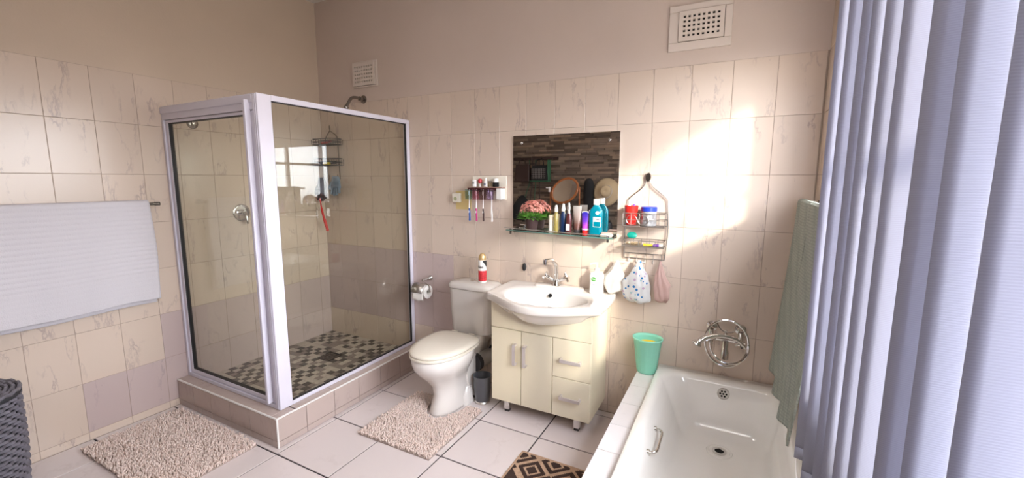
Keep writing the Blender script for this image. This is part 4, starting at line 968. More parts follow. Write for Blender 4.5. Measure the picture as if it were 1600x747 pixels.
for f, dz in ((0.35, 0.0), (0.7, 0.001), (0.93, 0.003), (0.975, 0.002), (1.0, -0.008), (1.0, -0.034), (0.985, -0.044)):
    ring = []
    for k, a in enumerate(TH):
        e = oo(a, OR_[k], 1); p = rb[k].lerp(V(e.x, e.y, rb[k].z), f) if f < 1 else (e if f == 1.0 else e)
        back = max(0, math.sin(a))
        ring.append(V(p.x, p.y, bz+dz+(0.006*back if f > 0.3 else 0)))
    rings.append(ring)
rings[-1] = [oo(a, OR_[k], 0.985)+Z*(bz-0.044) for k, a in enumerate(TH)]
for s, z_ in ((0.93, 0.750), (0.86, 0.725), (0.74, 0.690), (0.60, 0.668), (0.40, 0.655), (0.1, 0.650)):
    ring = []
    for k, a in enumerate(TH):
        p = oo(a, OR_[k], s)
        if z_ < 0.74: p = V(max(VX0+0.03, min(VX1-0.03, bx+(p.x-bx)*0.92)), min(p.y, -0.02), 0)
        if p.y > VF-0.02 and z_ < 0.746: p = V(max(VX0+0.025, min(VX1-0.025, p.x)), p.y, 0)
        ring.append(V(p.x, p.y, z_))
    rings.append(ring)
basin = G().loft(rings).obj('bowl', m_white, t, smooth='full')
G().lathe([(0.013, 0), (0.013, 0.004)], (2.212, -0.134, 0.766), 20, (0, -1, 0.75)).obj('overflow_hole', m_black, t)
G().lathe([(0.022, 0), (0.022, 0.004), (0.012, 0.005)], (2.24, -0.275, 0.6725), 24).obj('waste', m_chrome, t, smooth=True)
G().loft([rrect(2.24, -0.052, 0.17, 0.045, 0.03, 0.800), rrect(2.24, -0.052, 0.165, 0.042, 0.03, 0.814), rrect(2.24, -0.052, 0.155, 0.036, 0.028, 0.818)]).obj('tap_ledge', m_white, t, smooth=True)
# tap
x, y, z = 2.222, -0.062, 0.8185
t = thing('basin_tap', 'chrome swan-neck basin mixer tap with two cross handles', 'tap', (x, y, z))
G().lathe([(0.026, 0), (0.026, 0.006), (0.018, 0.02), (0.017, 0.035)], (x, y, z), 20).obj('base', m_chrome, t, smooth=True)
G().tube(cr([(x, y, z+0.03), (x+0.003, y-0.002, z+0.09), (x+0.002, y-0.012, z+0.14), (x-0.012, y-0.045, z+0.172), (x-0.030, y-0.100, z+0.176)]), 0.0135, 12).obj('spout', m_chrome, t, smooth=True)
G().lathe([(0.015, 0), (0.015, 0.032), (0.011, 0.034)], (x-0.032, y-0.106, z+0.186), 16, (0,-0.1,-1)).obj('nozzle', m_chrome, t, smooth=True)
for s in (-1, 1):
    a = V(x, y, z+0.022); b = V(x+s*0.068, y-0.004, z+0.058)
    h = G().tube([a, a.lerp(b, 0.5), a.lerp(b, 0.55), b], [0.010, 0.010, 0.013, 0.013], 12).obj('valve', m_chrome, t, smooth=True)
    d = (b-a).normalized(); u = d.orthogonal().normalized(); w = d.cross(u); g = G()
    for q in range(4): e = u*math.cos(q*PI/2+0.5)+w*math.sin(q*PI/2+0.5); g.tube([b+d*0.006, b+d*0.006+e*0.030], [0.0065, 0.008], 8)
    g.obj('cross_handle', m_chrome, h, smooth=True)
# soap dispenser
x, y, z = 2.497, -0.085, 0.8065
t = thing('soap_dispenser', 'white pump soap bottle with green and lilac label on the basin', 'soap dispenser', (x, y, z))
rings = [rrect(x, y, a, b, min(a, b)*0.7, z+h) for a, b, h in ((0.040, 0.022, 0), (0.043, 0.025, 0.004), (0.040, 0.024, 0.06), (0.043, 0.024, 0.115), (0.038, 0.021, 0.128), (0.014, 0.013, 0.136), (0.013, 0.013, 0.148))]
G().loft(rings).obj('body', m_wplast, t, smooth=True)
p = G().lathe([(0.014, 0.1485), (0.014, 0.158), (0.005, 0.16), (0.0045, 0.185)], (x, y, z), 16).obj('pump', m_wplast, t, smooth=True)
G().tube([(x+0.006, y, z+0.187), (x-0.02, y-0.008, z+0.187), (x-0.040, y-0.012, z+0.180)], [0.008, 0.006, 0.004], 8).obj('pump_spout', m_wplast, p, smooth=True)
G().lathe([(0.016, 0), (0.016, 0.0015)], (x-0.012, y-0.0245, z+0.092), 20, (0,-1,0), sy=0.85).obj('green_emblem', m_printg, t)
text('lettering', 'Dettol', 0.0105, (x-0.012, y-0.0268, z+0.092), X, Z, m_printw, t, squeeze=0.95)
for zz, w in ((0.068, 0.016), (0.057, 0.022), (0.032, 0.018)): G().box((x+0.004-w, y-0.0262, z+zz), (x+0.008+w*0.7, y-0.0252, z+zz+0.0045)).obj('lilac_print', m_printp, t)

# ---------------------------------------------------------------- bath and ledge
LX0, LX1, LZ, LY = 2.765, 2.872, 0.365, -1.78
t = thing('bath_ledge', 'tiled half-wall ledge along the left side of the bath', 'ledge', (2.82, -0.9, 0))
G().box((LX0+0.006, LY+0.006, 0), (LX1-0.002, -0.003, LZ-0.006)).obj('brick_core', m_grout, t)
le = [LY, -1.585, -1.37, -1.155, -0.94, -0.725, -0.51, -0.295, -0.08, -0.003]
for a, b in cells(le):
    put_tile(t, ((LX0+LX1)/2, (a+b)/2, LZ), LX1-LX0-0.002, b-a-0.0025, X, Y, m_ledge, name='ledge_tile')
    for z0, z1 in ((0.002, 0.07), (0.07, LZ-0.008)): put_tile(t, (LX0, (a+b)/2, (z0+z1)/2), b-a-0.0025, z1-z0-0.0025, -Y, Z, m_ledge, name='ledge_tile')
for z0, z1 in ((0.002, 0.07), (0.07, LZ-0.008)): put_tile(t, ((LX0+LX1)/2, LY, (z0+z1)/2), LX1-LX0-0.003, z1-z0-0.0025, X, Z, m_ledge, name='ledge_tile')

t = thing('bathtub', 'white built-in bathtub along the window wall', 'bathtub', (3.22, -0.9, 0))
BX0, BX1, BY0, BY1, BZ = 2.874, RX-0.003, LY, -0.003, 0.398
cx, cy, hx, hy = (BX0+BX1)/2, (BY0+BY1)/2, (BX1-BX0)/2, (BY1-BY0)/2
rings = [rrect(cx, cy, hx, hy, 0.012, 0.02, 8), rrect(cx, cy, hx, hy, 0.012, BZ-0.03, 8), rrect(cx, cy, hx, hy, 0.014, BZ-0.006, 8), rrect(cx, cy, hx-0.004, hy-0.004, 0.016, BZ, 8)]
ix0, ix1, iy0, iy1 = 2.962, 3.505, -1.68, -0.095
def inner(l, r_, f, b, rad, z): return rrect((ix0+l+ix1-r_)/2, (iy0+f+iy1-b)/2, (ix1-r_-ix0-l)/2, (iy1-b-iy0-f)/2, rad, z, 8)
for l, r_, f, b, rad, z in ((-0.060, -0.018, -0.02, -0.02, 0.10, BZ+0.001), (-0.046, -0.004, -0.004, -0.004, 0.11, BZ-0.003), (-0.030, 0.006, 0.01, 0.006, 0.12, BZ-0.018), (0.000, 0.014, 0.06, 0.016, 0.12, BZ-0.08), (0.035, 0.025, 0.14, 0.032, 0.11, BZ-0.17), (0.066, 0.045, 0.20, 0.055, 0.10, BZ-0.245), (0.10, 0.08, 0.27, 0.085, 0.09, BZ-0.278), (0.16, 0.14, 0.36, 0.14, 0.06, BZ-0.288)):
    rings.append(inner(l, r_, f, b, rad, z))
shell = G().loft(rings, cap0=False, cap1=True).obj('tub_shell', m_bath, t, smooth='full')
DZ = BZ-0.287
G().lathe([(0.062, 0.0), (0.060, 0.003), (0.050, 0.004), (0.048, 0.001)], (3.232, -0.305, DZ), 36).obj('drain_recess', m_bath, t, smooth=True)
g = G(); g.lathe([(0.034, 0.002), (0.034, 0.006), (0.022, 0.006), (0.020, 0.002)], (3.232, -0.305, DZ), 32); g.obj('drain_ring', m_chrome, t, smooth=True)
G().lathe([(0.020, 0.0035), (0.020, 0.0042)], (3.232, -0.305, DZ), 24).obj('drain_hole', m_black, t)
oc = V(3.232, -0.108, 0.338); on = V(0, -1, 0.18)
G().lathe([(0.031, -0.004), (0.031, 0.004), (0.028, 0.007), (0.020, 0.006)], oc, 32, on).obj('overflow_plate', m_steel, t, smooth=True)
u = V(1, 0, 0); w = on.normalized().cross(u)
for q in range(7):
    c = oc+on.normalized()*0.0062 + (u*math.cos(q*PI/3)+w*math.sin(q*PI/3))*(0.015 if q < 6 else 0)
    G().lathe([(0.0052, 0), (0.0052, 0.001)], c, 12, on).obj('overflow_hole', m_black, t)
for xx, sgn in ((2.962, 1),):
    g = G(); hx_ = xx; zz = 0.330
    g.tube(cr([(hx_-sgn*0.008, -0.62, zz), (hx_+sgn*0.025, -0.635, zz+0.004), (hx_+sgn*0.028, -0.72, zz+0.004), (hx_+sgn*0.025, -0.80, zz+0.004), (hx_-sgn*0.008, -0.815, zz)], 5), 0.0065, 10)
    for yy in (-0.62, -0.815): g.lathe([(0.014, -0.004), (0.014, 0.006)], (hx_-sgn*0.006, yy, zz), 16, (sgn,0,0.2))
    g.obj('grab_handle', m_chrome, t, smooth=True)

# bath mixer
x, y, z = 3.222, -0.075, 0.625
t = thing('bath_mixer', 'chrome wall bath mixer with hand shower and looped hose', 'bath tap', (x, 0, z))
for dx in (-0.072, 0.072):
    G().lathe([(0.030, 0), (0.028, 0.010), (0.014, 0.018), (0.013, 0.07)], (x+dx, 0, z+0.055), 20, (0,-1,0)).obj('wall_flange', m_chrome, t, smooth=True)
    v = G().tube([(x+dx, y, z+0.06), (x+dx, y, z-0.01)], 0.014, 14).obj('valve', m_chrome, t, smooth=True)
    g = G()
    for q in range(4): a = q*PI/2+0.4; g.tube([(x+dx, y-0.018, z+0.005), (x+dx+0.026*math.cos(a), y-0.026, z+0.005+0.026*math.sin(a))], 0.0055, 8)
    g.obj('cross_handle', m_chrome, v, smooth=True)
G().tube([(x-0.075, y, z+0.012), (x+0.075, y, z+0.012)], 0.015, 14).obj('body', m_chrome, t, smooth=True)
G().tube(cr([(x+0.10, y-0.02, z-0.015), (x+0.05, y-0.035, z+0.03), (x-0.03, y-0.055, z+0.045), (x-0.10, y-0.085, z+0.030), (x-0.128, y-0.10, z+0.005)]), [0.009]*6+[0.011]*6+[0.013]*6+[0.014]*6+[0.015], 12).obj('hand_shower_handle', m_chrome, t, smooth=True)
G().lathe([(0.016, 0), (0.026, 0.014), (0.026, 0.024), (0.020, 0.027)], (x-0.128, y-0.098, z+0.012), 24, (-0.45,-0.3,-0.8)).obj('hand_shower_head', m_chrome, t, smooth=True)
G().lathe([(0.015, 0), (0.015, 0.045), (0.020, 0.06), (0.020, 0.095), (0.016, 0.1)], (x+0.002, y-0.012, z+0.005), 16, (0,-0.15,-1)).obj('spout', m_chrome, t, smooth=True)
G().tube([(x, y, z+0.01), (x, y-0.005, z+0.065)], [0.012, 0.009], 12).obj('diverter', m_chrome, t, smooth=True)
G().tube(cr([(x-0.05, y-0.02, z+0.115), (x-0.02, y-0.03, z+0.07), (x+0.03, y-0.03, z+0.065), (x+0.06, y-0.025, z+0.105)]), 0.0035, 8).obj('cradle', m_chrome, t, smooth=True)
hose = []
for k in range(64):
    a = 2*PI*k/64*1.0; hose.append((x+0.005+0.105*math.sin(a)*(1+0.03*math.cos(a)), y-0.03, z+0.0+0.130*math.cos(a)))
G().tube(hose, 0.0065, 8, closed=True).obj('hose', m_chrome, t, smooth=True)
hose = [(x+0.02+0.092*math.sin(a), y-0.05, z-0.005+0.10*math.cos(a)) for a in [math.radians(80+200*k/40) for k in range(41)]]
G().tube(hose, 0.0065, 8).obj('hose', m_chrome, t, smooth=True)

# mint bucket
x, y, z = 2.836, -0.088, 0.3995
z = LZ+0.001; x = 2.830
t = thing('mint_bucket', 'mint green plastic beaker standing on the bath ledge corner', 'beaker', (x, y, z))
g = G(); NN = 48
def fl(r0, h, amp=0.0): return [V(x+(r0+amp*math.cos(16*2*PI*k/NN))*math.cos(2*PI*k/NN), y+(r0*0.86+amp*math.cos(16*2*PI*k/NN))*math.sin(2*PI*k/NN), z+h) for k in range(NN)]
x = 2.816
x_save = x
g.loft([fl(0.050, 0), fl(0.053, 0.004), fl(0.057, 0.02, 0.0016), fl(0.080, 0.20, 0.0016), fl(0.086, 0.205), fl(0.087, 0.215), fl(0.083, 0.215), fl(0.078, 0.20), fl(0.052, 0.006)])
g.obj('body', m_mint, t, smooth='full')
t = thing('yellow_scoop', 'yellow plastic scoop inside the mint green beaker', 'scoop', (x, y, z+0.15))
G().lathe([(0.030, 0.0), (0.052, 0.018), (0.050, 0.020), (0.028, 0.004)], (x+0.005, y, z+0.165), 28, sy=0.85).obj('bowl', m_yellow, t, smooth=True)
G().tube([(x+0.0, y, z+0.010), (x+0.005, y, z+0.165)], 0.007, 8).obj('handle', m_yellow, t, smooth=True)

# ---------------------------------------------------------------- towels
def rail(label, a, b, wall_axis, m=m_dchrome, name='towel_rail', far_axis=None):
    a, b = Vector(a), Vector(b); t = thing(name, label, 'towel rail', (a+b)/2)
    G().tube([a, b], 0.009, 12).obj('bar', m, t, smooth=True)
    for e, p in ((-1, a), (1, b)):
        if e == 1 and far_axis: wall_axis = far_axis
        G().lathe([(0.012, -0.012), (0.012, 0.012)], p, 14, (b-a)).obj('end_cap', m, t, smooth=True)
        q = p+(b-a).normalized()*(-e)*0.035
        G().tube([q, q+Vector(wall_axis)], 0.006, 10).obj('post', m, t, smooth=True)
        G().lathe([(0.018, -0.006), (0.018, 0.0)], q+Vector(wall_axis), 18, Vector(wall_axis)).obj('wall_flange', m, t, smooth=True)
    return t
rail('chrome towel rail on the left wall, under the white towel', (0.062, -1.272, 1.348), (0.062, -2.50, 1.348), (-0.062, 0, 0))
def drape(name, label, m, y0, y1, xa, zt, zb_f, zb_b, sgn, amp, nf, parent_tag, flare=0.0, ribs=0, seed=1, thick=0.008, slope=0.0):
    """a towel over a rail along y; sgn=+1 room side is +x"""
    r = random.Random(seed); ph = [r.uniform(0, 6.28) for _ in range(8)]
    rr = 0.016
    def P(u, v):
        yy = y0+(y1-y0)*u; Lf = zt-zb_f-slope*u; Lb = zt-zb_b-slope*u; arc = PI*rr; tot = Lf+arc+Lb; s = v*tot
        if s < Lb: k = 1-s/Lb; xo = -rr-0.000*k; z = zt-(Lb-s); side = -1; f = k
        elif s < Lb+arc: a = PI-(s-Lb)/rr; xo = rr*math.cos(a); z = zt+rr*math.sin(a); side = 0; f = 0
        else: k = (s-Lb-arc)/Lf; xo = rr+flare*k**1.3; z = zt-k*Lf; side = 1; f = k
        wv = amp*(0.25+0.75*f)*(math.sin(nf*2*PI*u+ph[0]+0.8*f)+0.5*math.sin(nf*3.7*u*PI+ph[1]-f))
        if side < 0: wv = wv*0.25
        if side == 1 and ribs: wv += 0.0018*math.sin(ribs*2*PI*f)*(1 if f < 0.72 else 0.2)
        xo += wv if side >= 0 else min(wv, 0.012)
        return (xa+sgn*xo, yy+0.006*math.sin(5*f+ph[2])*(1 if u > 0.5 else -1), z+0.006*f*math.sin(2*PI*u*1.5+ph[4]))
    t = thing(name, label, 'towel', (xa, (y0+y1)/2, zt), parent_tag)
    G().grid(P, 90, 200).obj('cloth', m, t, smooth='full', solid=thick)
    return t
tw = drape('bath_towel', 'large white ribbed bath towel folded over the left wall rail', m_towel, -1.318, -2.42, 0.062, 1.352, 0.765, 0.735, 1, 0.006, 3.0, None, flare=0.018, ribs=22, seed=4, thick=0.012)
rail('dark towel rail on the right wall holding the green towel', (3.510, -0.095, 1.388), (3.510, -0.985, 1.388), (0.065, 0, 0), far_axis=(0.218, 0, 0))
drape('waffle_towel', 'grey-green waffle towel hanging on the rail beside the blinds', m_green, -0.118, -0.925, 3.510, 1.392, 0.575, 0.66, -1, 0.012, 3.5, None, flare=0.055, seed=9, thick=0.007)
t = thing('wall_hook', 'small black hook at the left edge above the white towel', 'hook', (0.0, -1.955, 1.52))
G().box((0.0, -1.972, 1.50), (0.012, -1.955, 1.545)).obj('plate', m_dark, t, bevel=0.002); G().tube([(0.01, -1.963, 1.51), (0.03, -1.963, 1.512), (0.035, -1.963, 1.53)], 0.005).obj('hook', m_dark, t, smooth=True)

# ---------------------------------------------------------------- vertical blinds
t = thing('vertical_blinds', 'tall lavender-grey vertical blinds in front of the window', 'blinds', (3.48, -1.8, 2.3))
G().box((3.455, -2.56, 2.36), (3.505, -0.22, 2.40)).obj('headrail', m_wplast, t, bevel=0.003)
XR = 3.42; w = 0.127
ys_ = [-1.213, -1.345, -1.479, -1.560, -1.654, -1.750, -1.870, -1.964, -2.071, -2.18, -2.29, -2.40, -2.51]
angs = [105, 110, 107, 102, 107, 107, 104, 86, 80, 80, 78, 78, 78]
slats = []
for k, (y0, an) in enumerate(zip(ys_, angs)):
    a = math.radians(an); d = V(math.sin(a), math.cos(a), 0); nn = V(math.cos(a), -math.sin(a), 0); zb = 0.705+0.01*(k % 2)
    def P(u, v): 
        return V(XR, y0, 0)+d*w*u+nn*(0.005*math.sin(PI*u))+Z*(zb+(2.35-zb)*v)
    s = G().grid(P, 8, 6).obj('slat', m_blind, t, smooth='full', solid=0.0009)
    hz = G(); hz.grid(lambda u, v: V(XR, y0, 0)+d*w*u+nn*(0.005*math.sin(PI*u)+0.0016)+Z*(zb+0.035*v), 8, 1); hz.obj('weight_pocket', m_blind, s, smooth='full', solid=0.0009)
    G().box((3.477, y0+0.008, 2.348), (3.483, y0+0.022, 2.362)).obj('carrier', m_wplast, s)
    slats.append((y0, zb))
g = G()
for (ya, za), (yb, zb) in zip(slats, slats[1:]):
    pts = []
    for q in range(9): f = q/8; pts.append((XR+0.004, ya+(yb-ya)*f, za-0.004+(zb-za)*f-0.035*math.sin(PI*f)))
    g.tube(pts, 0.0018, 6)
g.obj('bottom_chain', m_wplast, t, smooth=True)

# ---------------------------------------------------------------- rugs
def pile(parent, inside, x0, x1, y0, y1, sp, h, m, seed, z0=0.006):
    r = random.Random(seed); g = G(); nx = int((x1-x0)/sp); ny = int((y1-y0)/sp)
    for i in range(nx):
        for j in range(ny):
            x = x0+(i+r.random())*sp; y = y0+(j+r.random())*sp
            if not inside(x, y): continue
            a = r.uniform(0, 2*PI); hh = h*r.uniform(0.65, 1.15); lx, ly = r.gauss(0, 0.006), r.gauss(0, 0.006); w_ = sp*r.uniform(0.5, 0.75); n0 = len(g.v)
            for q in range(3): g.v.append((x+w_*0.6*math.cos(a+q*2.094), y+w_*0.6*math.sin(a+q*2.094), z0))
            for q in range(3): g.v.append((x+lx*0.5+w_*math.cos(a+q*2.094), y+ly*0.5+w_*math.sin(a+q*2.094), z0+hh*0.65))
            g.v.append((x+lx, y+ly, z0+hh))
            for q in range(3):
                p = (q+1) % 3; g.face((n0+q, n0+p, n0+3+p, n0+3+q)); g.face((n0+3+q, n0+3+p, n0+6))
    o = g.obj('pile', m, parent, smooth='full'); o['kind'] = 'stuff'
    return o
def rot_in(cx, cy, hx, hy, ang):
    c, s = math.cos(ang), math.sin(ang)
    return lambda x, y: abs((x-cx)*c+(y-cy)*s) < hx and abs(-(x-cx)*s+(y-cy)*c) < hy
t = thing('bath_mat', 'shaggy pale pink bath mat on the floor before the shower', 'bath mat', (0.52, -1.53, 0), 'shaggy pale pink mats')
f_in = rot_in(0.505, -1.525, 0.405, 0.243, 0.0)
g = G(); g.box((0.102, -1.766, 0.0006), (0.908, -1.284, 0.008)); g.obj('backing', m_rugback, t)
pile(t, f_in, 0.08, 0.93, -1.80, -1.25, 0.0085, 0.024, m_rug, 21)
t = thing('pedestal_mat', 'shaggy pale pink mat cut to fit around the toilet foot', 'bath mat', (1.6, -0.68, 0), 'shaggy pale pink mats')
def ped_in(x, y): return 1.325 < x < 1.850 and -0.935 < y < -0.385 and not (((x-TX-0.02)/0.130)**2+((min(y, -0.36)+0.36)/0.245)**2 < 1)
g = G(); N_ = 56
ins = [[ped_in(1.325+0.525*(i+0.5)/N_, -0.935+0.55*(j+0.5)/N_) for j in range(N_)] for i in range(N_)]
for i in range(N_):
    j = 0
    while j < N_:
        if ins[i][j]:
            k = j
            while k < N_ and ins[i][k]: k += 1
            g.box((1.325+0.525*i/N_, -0.935+0.55*j/N_, 0.0006), (1.325+0.525*(i+1)/N_, -0.935+0.55*k/N_, 0.008)); j = k
        else: j += 1
g.obj('backing', m_rugback, t)
pile(t, ped_in, 1.32, 1.86, -0.94, -0.38, 0.0085, 0.022, m_rug, 22)
# geometric brown mat
t = thing('doormat', 'brown mat with dark diamond pattern on the floor beside the bath ledge', 'mat', (2.44, -0.9, 0))
MX0, MX1, MY0, MY1 = 2.262, 2.655, -1.22, -0.628
G().box((MX0, MY0, 0.0006), (MX1, MY1, 0.009)).obj('base', m_kraft, t, bevel=0.003)
m_patt = mat('dark_brown_yarn', (0.045, 0.022, 0.016), 0.95, bump=0.8, bscale=200)
g = G(); S = 0.0065; nx = int((MX1-MX0-0.03)/S); ny = int((MY1-MY0-0.03)/S)
def dark(x, y):
    u = (x+y)/0.19; v = (x-y)/0.19; fu, fv = u % 1, v % 1; iu, iv = math.floor(u), math.floor(v)
    du, dv = abs(fu-0.5), abs(fv-0.5); m_ = max(du, dv)
    if (iu+2*iv) % 3 == 0: return fu > 0.2 and fu < 0.8 or fv < 0.15
    return m_ < 0.16 or (0.27 < m_ < 0.42)
for j in range(ny):
    y = MY0+0.015+j*S; i = 0
    while i < nx:
        if dark(MX0+0.015+i*S, y):
            k = i
            while k < nx and dark(MX0+0.015+k*S, y): k += 1
            g.box((MX0+0.015+i*S, y, 0.009), (MX0+0.015+k*S, y+S*0.93, 0.0118)); i = k
        else: i += 1
o = g.obj('dark_pattern', m_patt, t); o['kind'] = 'stuff'; o['label'] = 'raised dark brown diamond pattern'

# ---------------------------------------------------------------- laundry basket
x, y = 0.215, -2.165
t = thing('laundry_basket', 'grey woven laundry basket in the left corner of the frame', 'basket', (x, y, 0))
G().lathe([(0.150, 0.0), (0.165, 0.02), (0.178, 0.25), (0.176, 0.49)], (x, y, 0), 40).obj('inner_wall', m_wickerdark, t, smooth=True)
NR, NA = 26, 96; ns = 24
for i in range(NR):
    z = 0.012+i*0.0188; r0 = 0.166+0.018*math.sin(min(1, z/0.35)*PI/2); pts = []
    for k in range(NA):
        a = 2*PI*k/NA; rr = r0+0.0065*math.cos(ns*a+(i % 2)*PI); pts.append([V(x+(rr+dx)*math.cos(a), y+(rr+dx)*math.sin(a), z+dz) for dx, dz in ((0.0035, 0.003), (0.0035, 0.0145), (-0.002, 0.0165), (-0.002, 0.001))])
    g = G(); n0 = 0
    for k in range(NA): g.v += [tuple(p) for p in pts[k]]
    for k in range(NA):
        for q in range(4): g.face((4*k+q, 4*((k+1) % NA)+q, 4*((k+1) % NA)+(q+1) % 4, 4*k+(q+1) % 4))
    g.obj('woven_strand', m_wicker, t, smooth=True)
lid = G().lathe([(0.190, 0.500), (0.194, 0.508), (0.190, 0.522), (0.15, 0.527), (0.05, 0.529), (0.004, 0.529)], (x, y, 0), 40).obj('lid', m_wickerdark, t, smooth=True)
for k in range(9):
    rr = 0.188-0.021*k
    g = G(); g.tube([(x+rr*math.cos(a), y+rr*math.sin(a), 0.526+0.004*math.cos(20*a+k*PI)) for a in [2*PI*q/80 for q in range(80)]], 0.0085, 6, closed=True); g.obj('lid_strand', m_wicker, lid, smooth=True)

# ---------------------------------------------------------------- things on the front wall, seen in the mirror
FW = FY+0.036
t = thing('hook_rail', 'dark wall hook rail holding bags on the stone wall', 'hook rail', (0.55, FW, 1.80))
G().box((0.15, FW, 1.785), (0.95, FW+0.015, 1.825)).obj('board', m_brownleather, t, bevel=0.003)
for k in range(5): xx = 0.22+0.165*k; G().tube([(xx, FW+0.012, 1.79), (xx, FW+0.05, 1.785), (xx, FW+0.055, 1.81)], 0.005).obj('hook', m_dchrome, t, smooth=True)
def bag(name, label, x, z0, z1, w, m, trim, strapz):
    t = thing(name, label, 'bag', (x, FW+0.06, z0)); yy = FW+0.075
    G().loft([rrect(x, yy, w, 0.045, 0.02, z0), rrect(x, yy, w*1.02, 0.05, 0.02, z0+0.03), rrect(x, yy, w*0.9, 0.03, 0.015, z1)]).obj('body', m, t, smooth=True)
    g = G(); g.tube(cr([(x-w*0.5, yy+0.03, z1-0.03), (x-w*0.35, yy+0.02, strapz-0.02), (x, yy, strapz), (x+w*0.35, yy+0.02, strapz-0.02), (x+w*0.5, yy+0.03, z1-0.03)]), 0.007, 8); g.obj('carry_handle', m, t, smooth=True)
    g = G(); g.tube(cr(rrect(x, yy, w*1.05, 0.052, 0.02, z0+0.01, 2), 2), 0.008, 6, closed=True); g.obj('trim', trim, t, smooth=True)
    return t
b1 = bag('handbag', 'black woven handbag with green trim on the hook rail', 0.70, 1.47, 1.70, 0.135, m_blackcloth, m_greenstrap, 1.795)
G().box((0.82, FW+0.04, 1.49), (0.85, FW+0.11, 1.78)).obj('side_gusset', m_greenstrap, b1, bevel=0.004)
g = G()
for k in range(9): g.box((0.59+0.025*k, FW+0.1215, 1.50), (0.592+0.025*k, FW+0.1235, 1.66))
for k in range(7): g.box((0.58, FW+0.1215, 1.50+0.025*k), (0.80, FW+0.1235, 1.502+0.025*k))
g.obj('woven_lines', m_handle, b1)
bag('shoulder_bag', 'dark brown shoulder bag on the hook rail beside the black handbag', 0.42, 1.46, 1.72, 0.12, m_brownleather, m_brownleather, 1.795)
for k, (xx, xb) in enumerate(((0.50, 0.40), (0.55, 0.50), (0.60, 0.58), (0.66, 0.68))):
    tt = thing('hanging_strap', 'thin green bag strap hanging below the bags, %s' % ('furthest from the oval mirror', 'second from the shower side', 'third from the shower side', 'nearest the oval mirror')[k], 'strap', (xx, FW+0.02, 1.45), 'green straps hanging under the bags')
    G().tube(cr([(xx, FW+0.02, 1.785), (xx, FW+0.016, 1.46), ((xx+xb)/2, FW+0.018, 1.30), (xb, FW+0.02, 1.05)]), 0.006, 6).obj('strap', m_greenstrap if k % 2 == 0 else m_brownleather, tt, smooth=True)
t = thing('black_bag', 'soft black bag hanging low on the stone wall', 'bag', (0.45, FW+0.05, 0.95))
rings = [[V(0.42+0.17*s*math.cos(a)*(1+0.08*math.sin(3*a)), FW+0.085+0.07*s*math.sin(a), zz) for a in [2*PI*q/28 for q in range(28)]] for s, zz in ((0.5, 0.90), (0.95, 0.93), (1.0, 1.02), (0.85, 1.12), (0.45, 1.22), (0.12, 1.27))]
G().loft(rings).obj('body', m_blackcloth, t, smooth='full')
# low cupboard
t = thing('low_cupboard', 'dark wooden low cupboard against the stone wall', 'cupboard', (1.3, FW+0.2, 0))
m_dwood = mat('dark_wood', (0.05, 0.035, 0.03), 0.4, var=0.2, vscale=10)
G().box((0.85, FW+0.005, 0.06), (1.95, FW+0.36, 0.72)).obj('carcass', m_dwood, t, bevel=0.003)
G().box((0.83, FW+0.003, 0.721), (1.97, FW+0.38, 0.745)).obj('top', m_dwood, t, bevel=0.003)
for k in range(2):
    d = G().box((0.86+0.545*k, FW+0.361, 0.08), (1.395+0.545*k, FW+0.378, 0.71)).obj('door', m_dwood, t, bevel=0.002)
    G().lathe([(0.008, 0), (0.013, 0.02)], (1.37+0.06*k, FW+0.378, 0.45), 14, (0,1,0)).obj('knob', m_steel, d, smooth=True)
for xx in (0.88, 1.92):
    for yy in (FW+0.03, FW+0.33): G().box((xx-0.02, yy-0.02, 0), (xx+0.02, yy+0.02, 0.06)).obj('leg', m_dwood, t)
# dressing mirror
mx_, my_, mz_ = 1.115, FW+0.17, 1.35
t = thing('dressing_mirror', 'oval orange-wood dressing mirror standing on the low cupboard', 'mirror', (mx_, my_, 0.745))
def ov(s, dy, tilt=0.0): return [V(mx_+0.165*s*math.cos(a), my_+dy+math.sin(a)*0.0, mz_+0.135*s*math.sin(a)+0.03*math.cos(a)) for a in [2*PI*k/48 for k in range(48)]]
G().tube([V(mx_+0.185*math.cos(a), my_-0.24*(0.165*math.sin(a)+0.035*math.cos(a)), mz_+0.165*math.sin(a)+0.035*math.cos(a)) for a in [2*PI*k/56 for k in range(56)]], 0.018, 10, closed=True).obj('oval_frame', m_wood, t, smooth=True)
g = G(); g.loft([[V(mx_+0.176*math.cos(a), my_+dy-0.24*(0.156*math.sin(a)+0.035*math.cos(a)), mz_+0.156*math.sin(a)+0.035*math.cos(a)) for a in [2*PI*k/56 for k in range(56)]] for dy in (-0.004, 0.004)]); g.obj('mirror_glass', m_mirror, t)
for s in (-1, 1): G().tube([(mx_+s*0.215, my_, 0.78), (mx_+s*0.212, my_, mz_+0.06*s*0.6+0.02)], [0.014, 0.011], 10).obj('upright', m_wood, t, smooth=True)
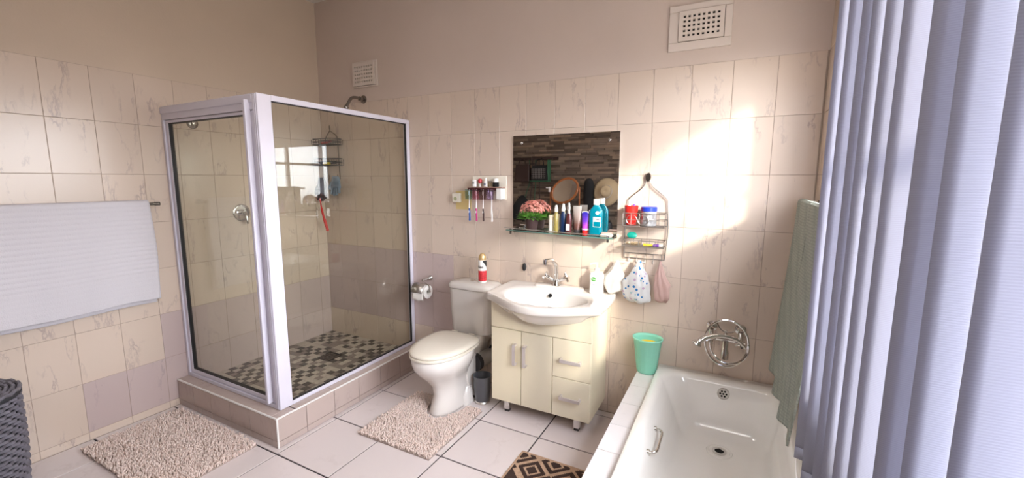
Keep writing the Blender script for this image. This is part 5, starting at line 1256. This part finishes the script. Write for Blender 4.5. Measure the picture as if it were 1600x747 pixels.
G().box((mx_-0.25, my_-0.09, 0.746), (mx_+0.25, my_+0.09, 0.785)).obj('stand_base', m_wood, t, bevel=0.006)
t2 = thing('hair_clip', 'small white clip hanging on the left post of the oval mirror', 'clip', (mx_-0.215, my_+0.02, mz_+0.0))
G().box((mx_-0.235, my_+0.015, mz_-0.02), (mx_-0.205, my_+0.03, mz_+0.05)).obj('body', m_wplast, t2, bevel=0.004)
G().box((mx_-0.275, my_+0.015, mz_+0.03), (mx_-0.235, my_+0.028, mz_+0.045)).obj('arm', m_wplast, t2, bevel=0.003)
# hats
t = thing('beanie', 'black knitted cap hanging on the stone wall beside the straw hat', 'hat', (1.425, FW+0.03, 1.52))
G().loft([[V(1.425+0.072*s*math.cos(a), FW+0.065+0.055*s*math.sin(a), z) for a in [2*PI*k/24 for k in range(24)]] for s, z in ((0.75, 1.02), (0.95, 1.08), (1.0, 1.25), (1.0, 1.40), (0.85, 1.48), (0.45, 1.515), (0.1, 1.52))]).obj('body', m_blackcloth, t, smooth='full')
t = thing('straw_hat', 'cream straw sun hat hanging on the stone wall', 'hat', (1.67, FW+0.03, 1.33))
hc = V(1.665, FW+0.035, 1.335)
G().lathe([(0.165, 0.012), (0.19, 0.0), (0.192, 0.006), (0.16, 0.022), (0.10, 0.028), (0.085, 0.05), (0.075, 0.105), (0.055, 0.125), (0.02, 0.118), (0.002, 0.112)], hc, 48, (0.08,1,0.18), sx=0.92).obj('hat_shell', m_straw, t, smooth='full')
g = G(); q_ = Vector((0,0,1)).rotation_difference(Vector((0.08,1,0.18)).normalized()); g.tube([hc+q_ @ V(0.087*0.92*math.cos(a), 0.087*math.sin(a), 0.052) for a in [2*PI*k/40 for k in range(40)]], 0.005, 6, closed=True); g.obj('hat_band', m_mos_l, t, smooth=True)
bottle('black_canister', 'black domed canister on the low cupboard under the straw hat', 'canister', 1.73, FW+0.15, 0.746, [('body', m_dark, [(0.058, 0), (0.06, 0.01), (0.06, 0.14), (0.05, 0.19), (0.02, 0.21), (0.003, 0.212)], 1), ('base_ring', m_steel, [(0.062, 0), (0.062, 0.006)], 1)])
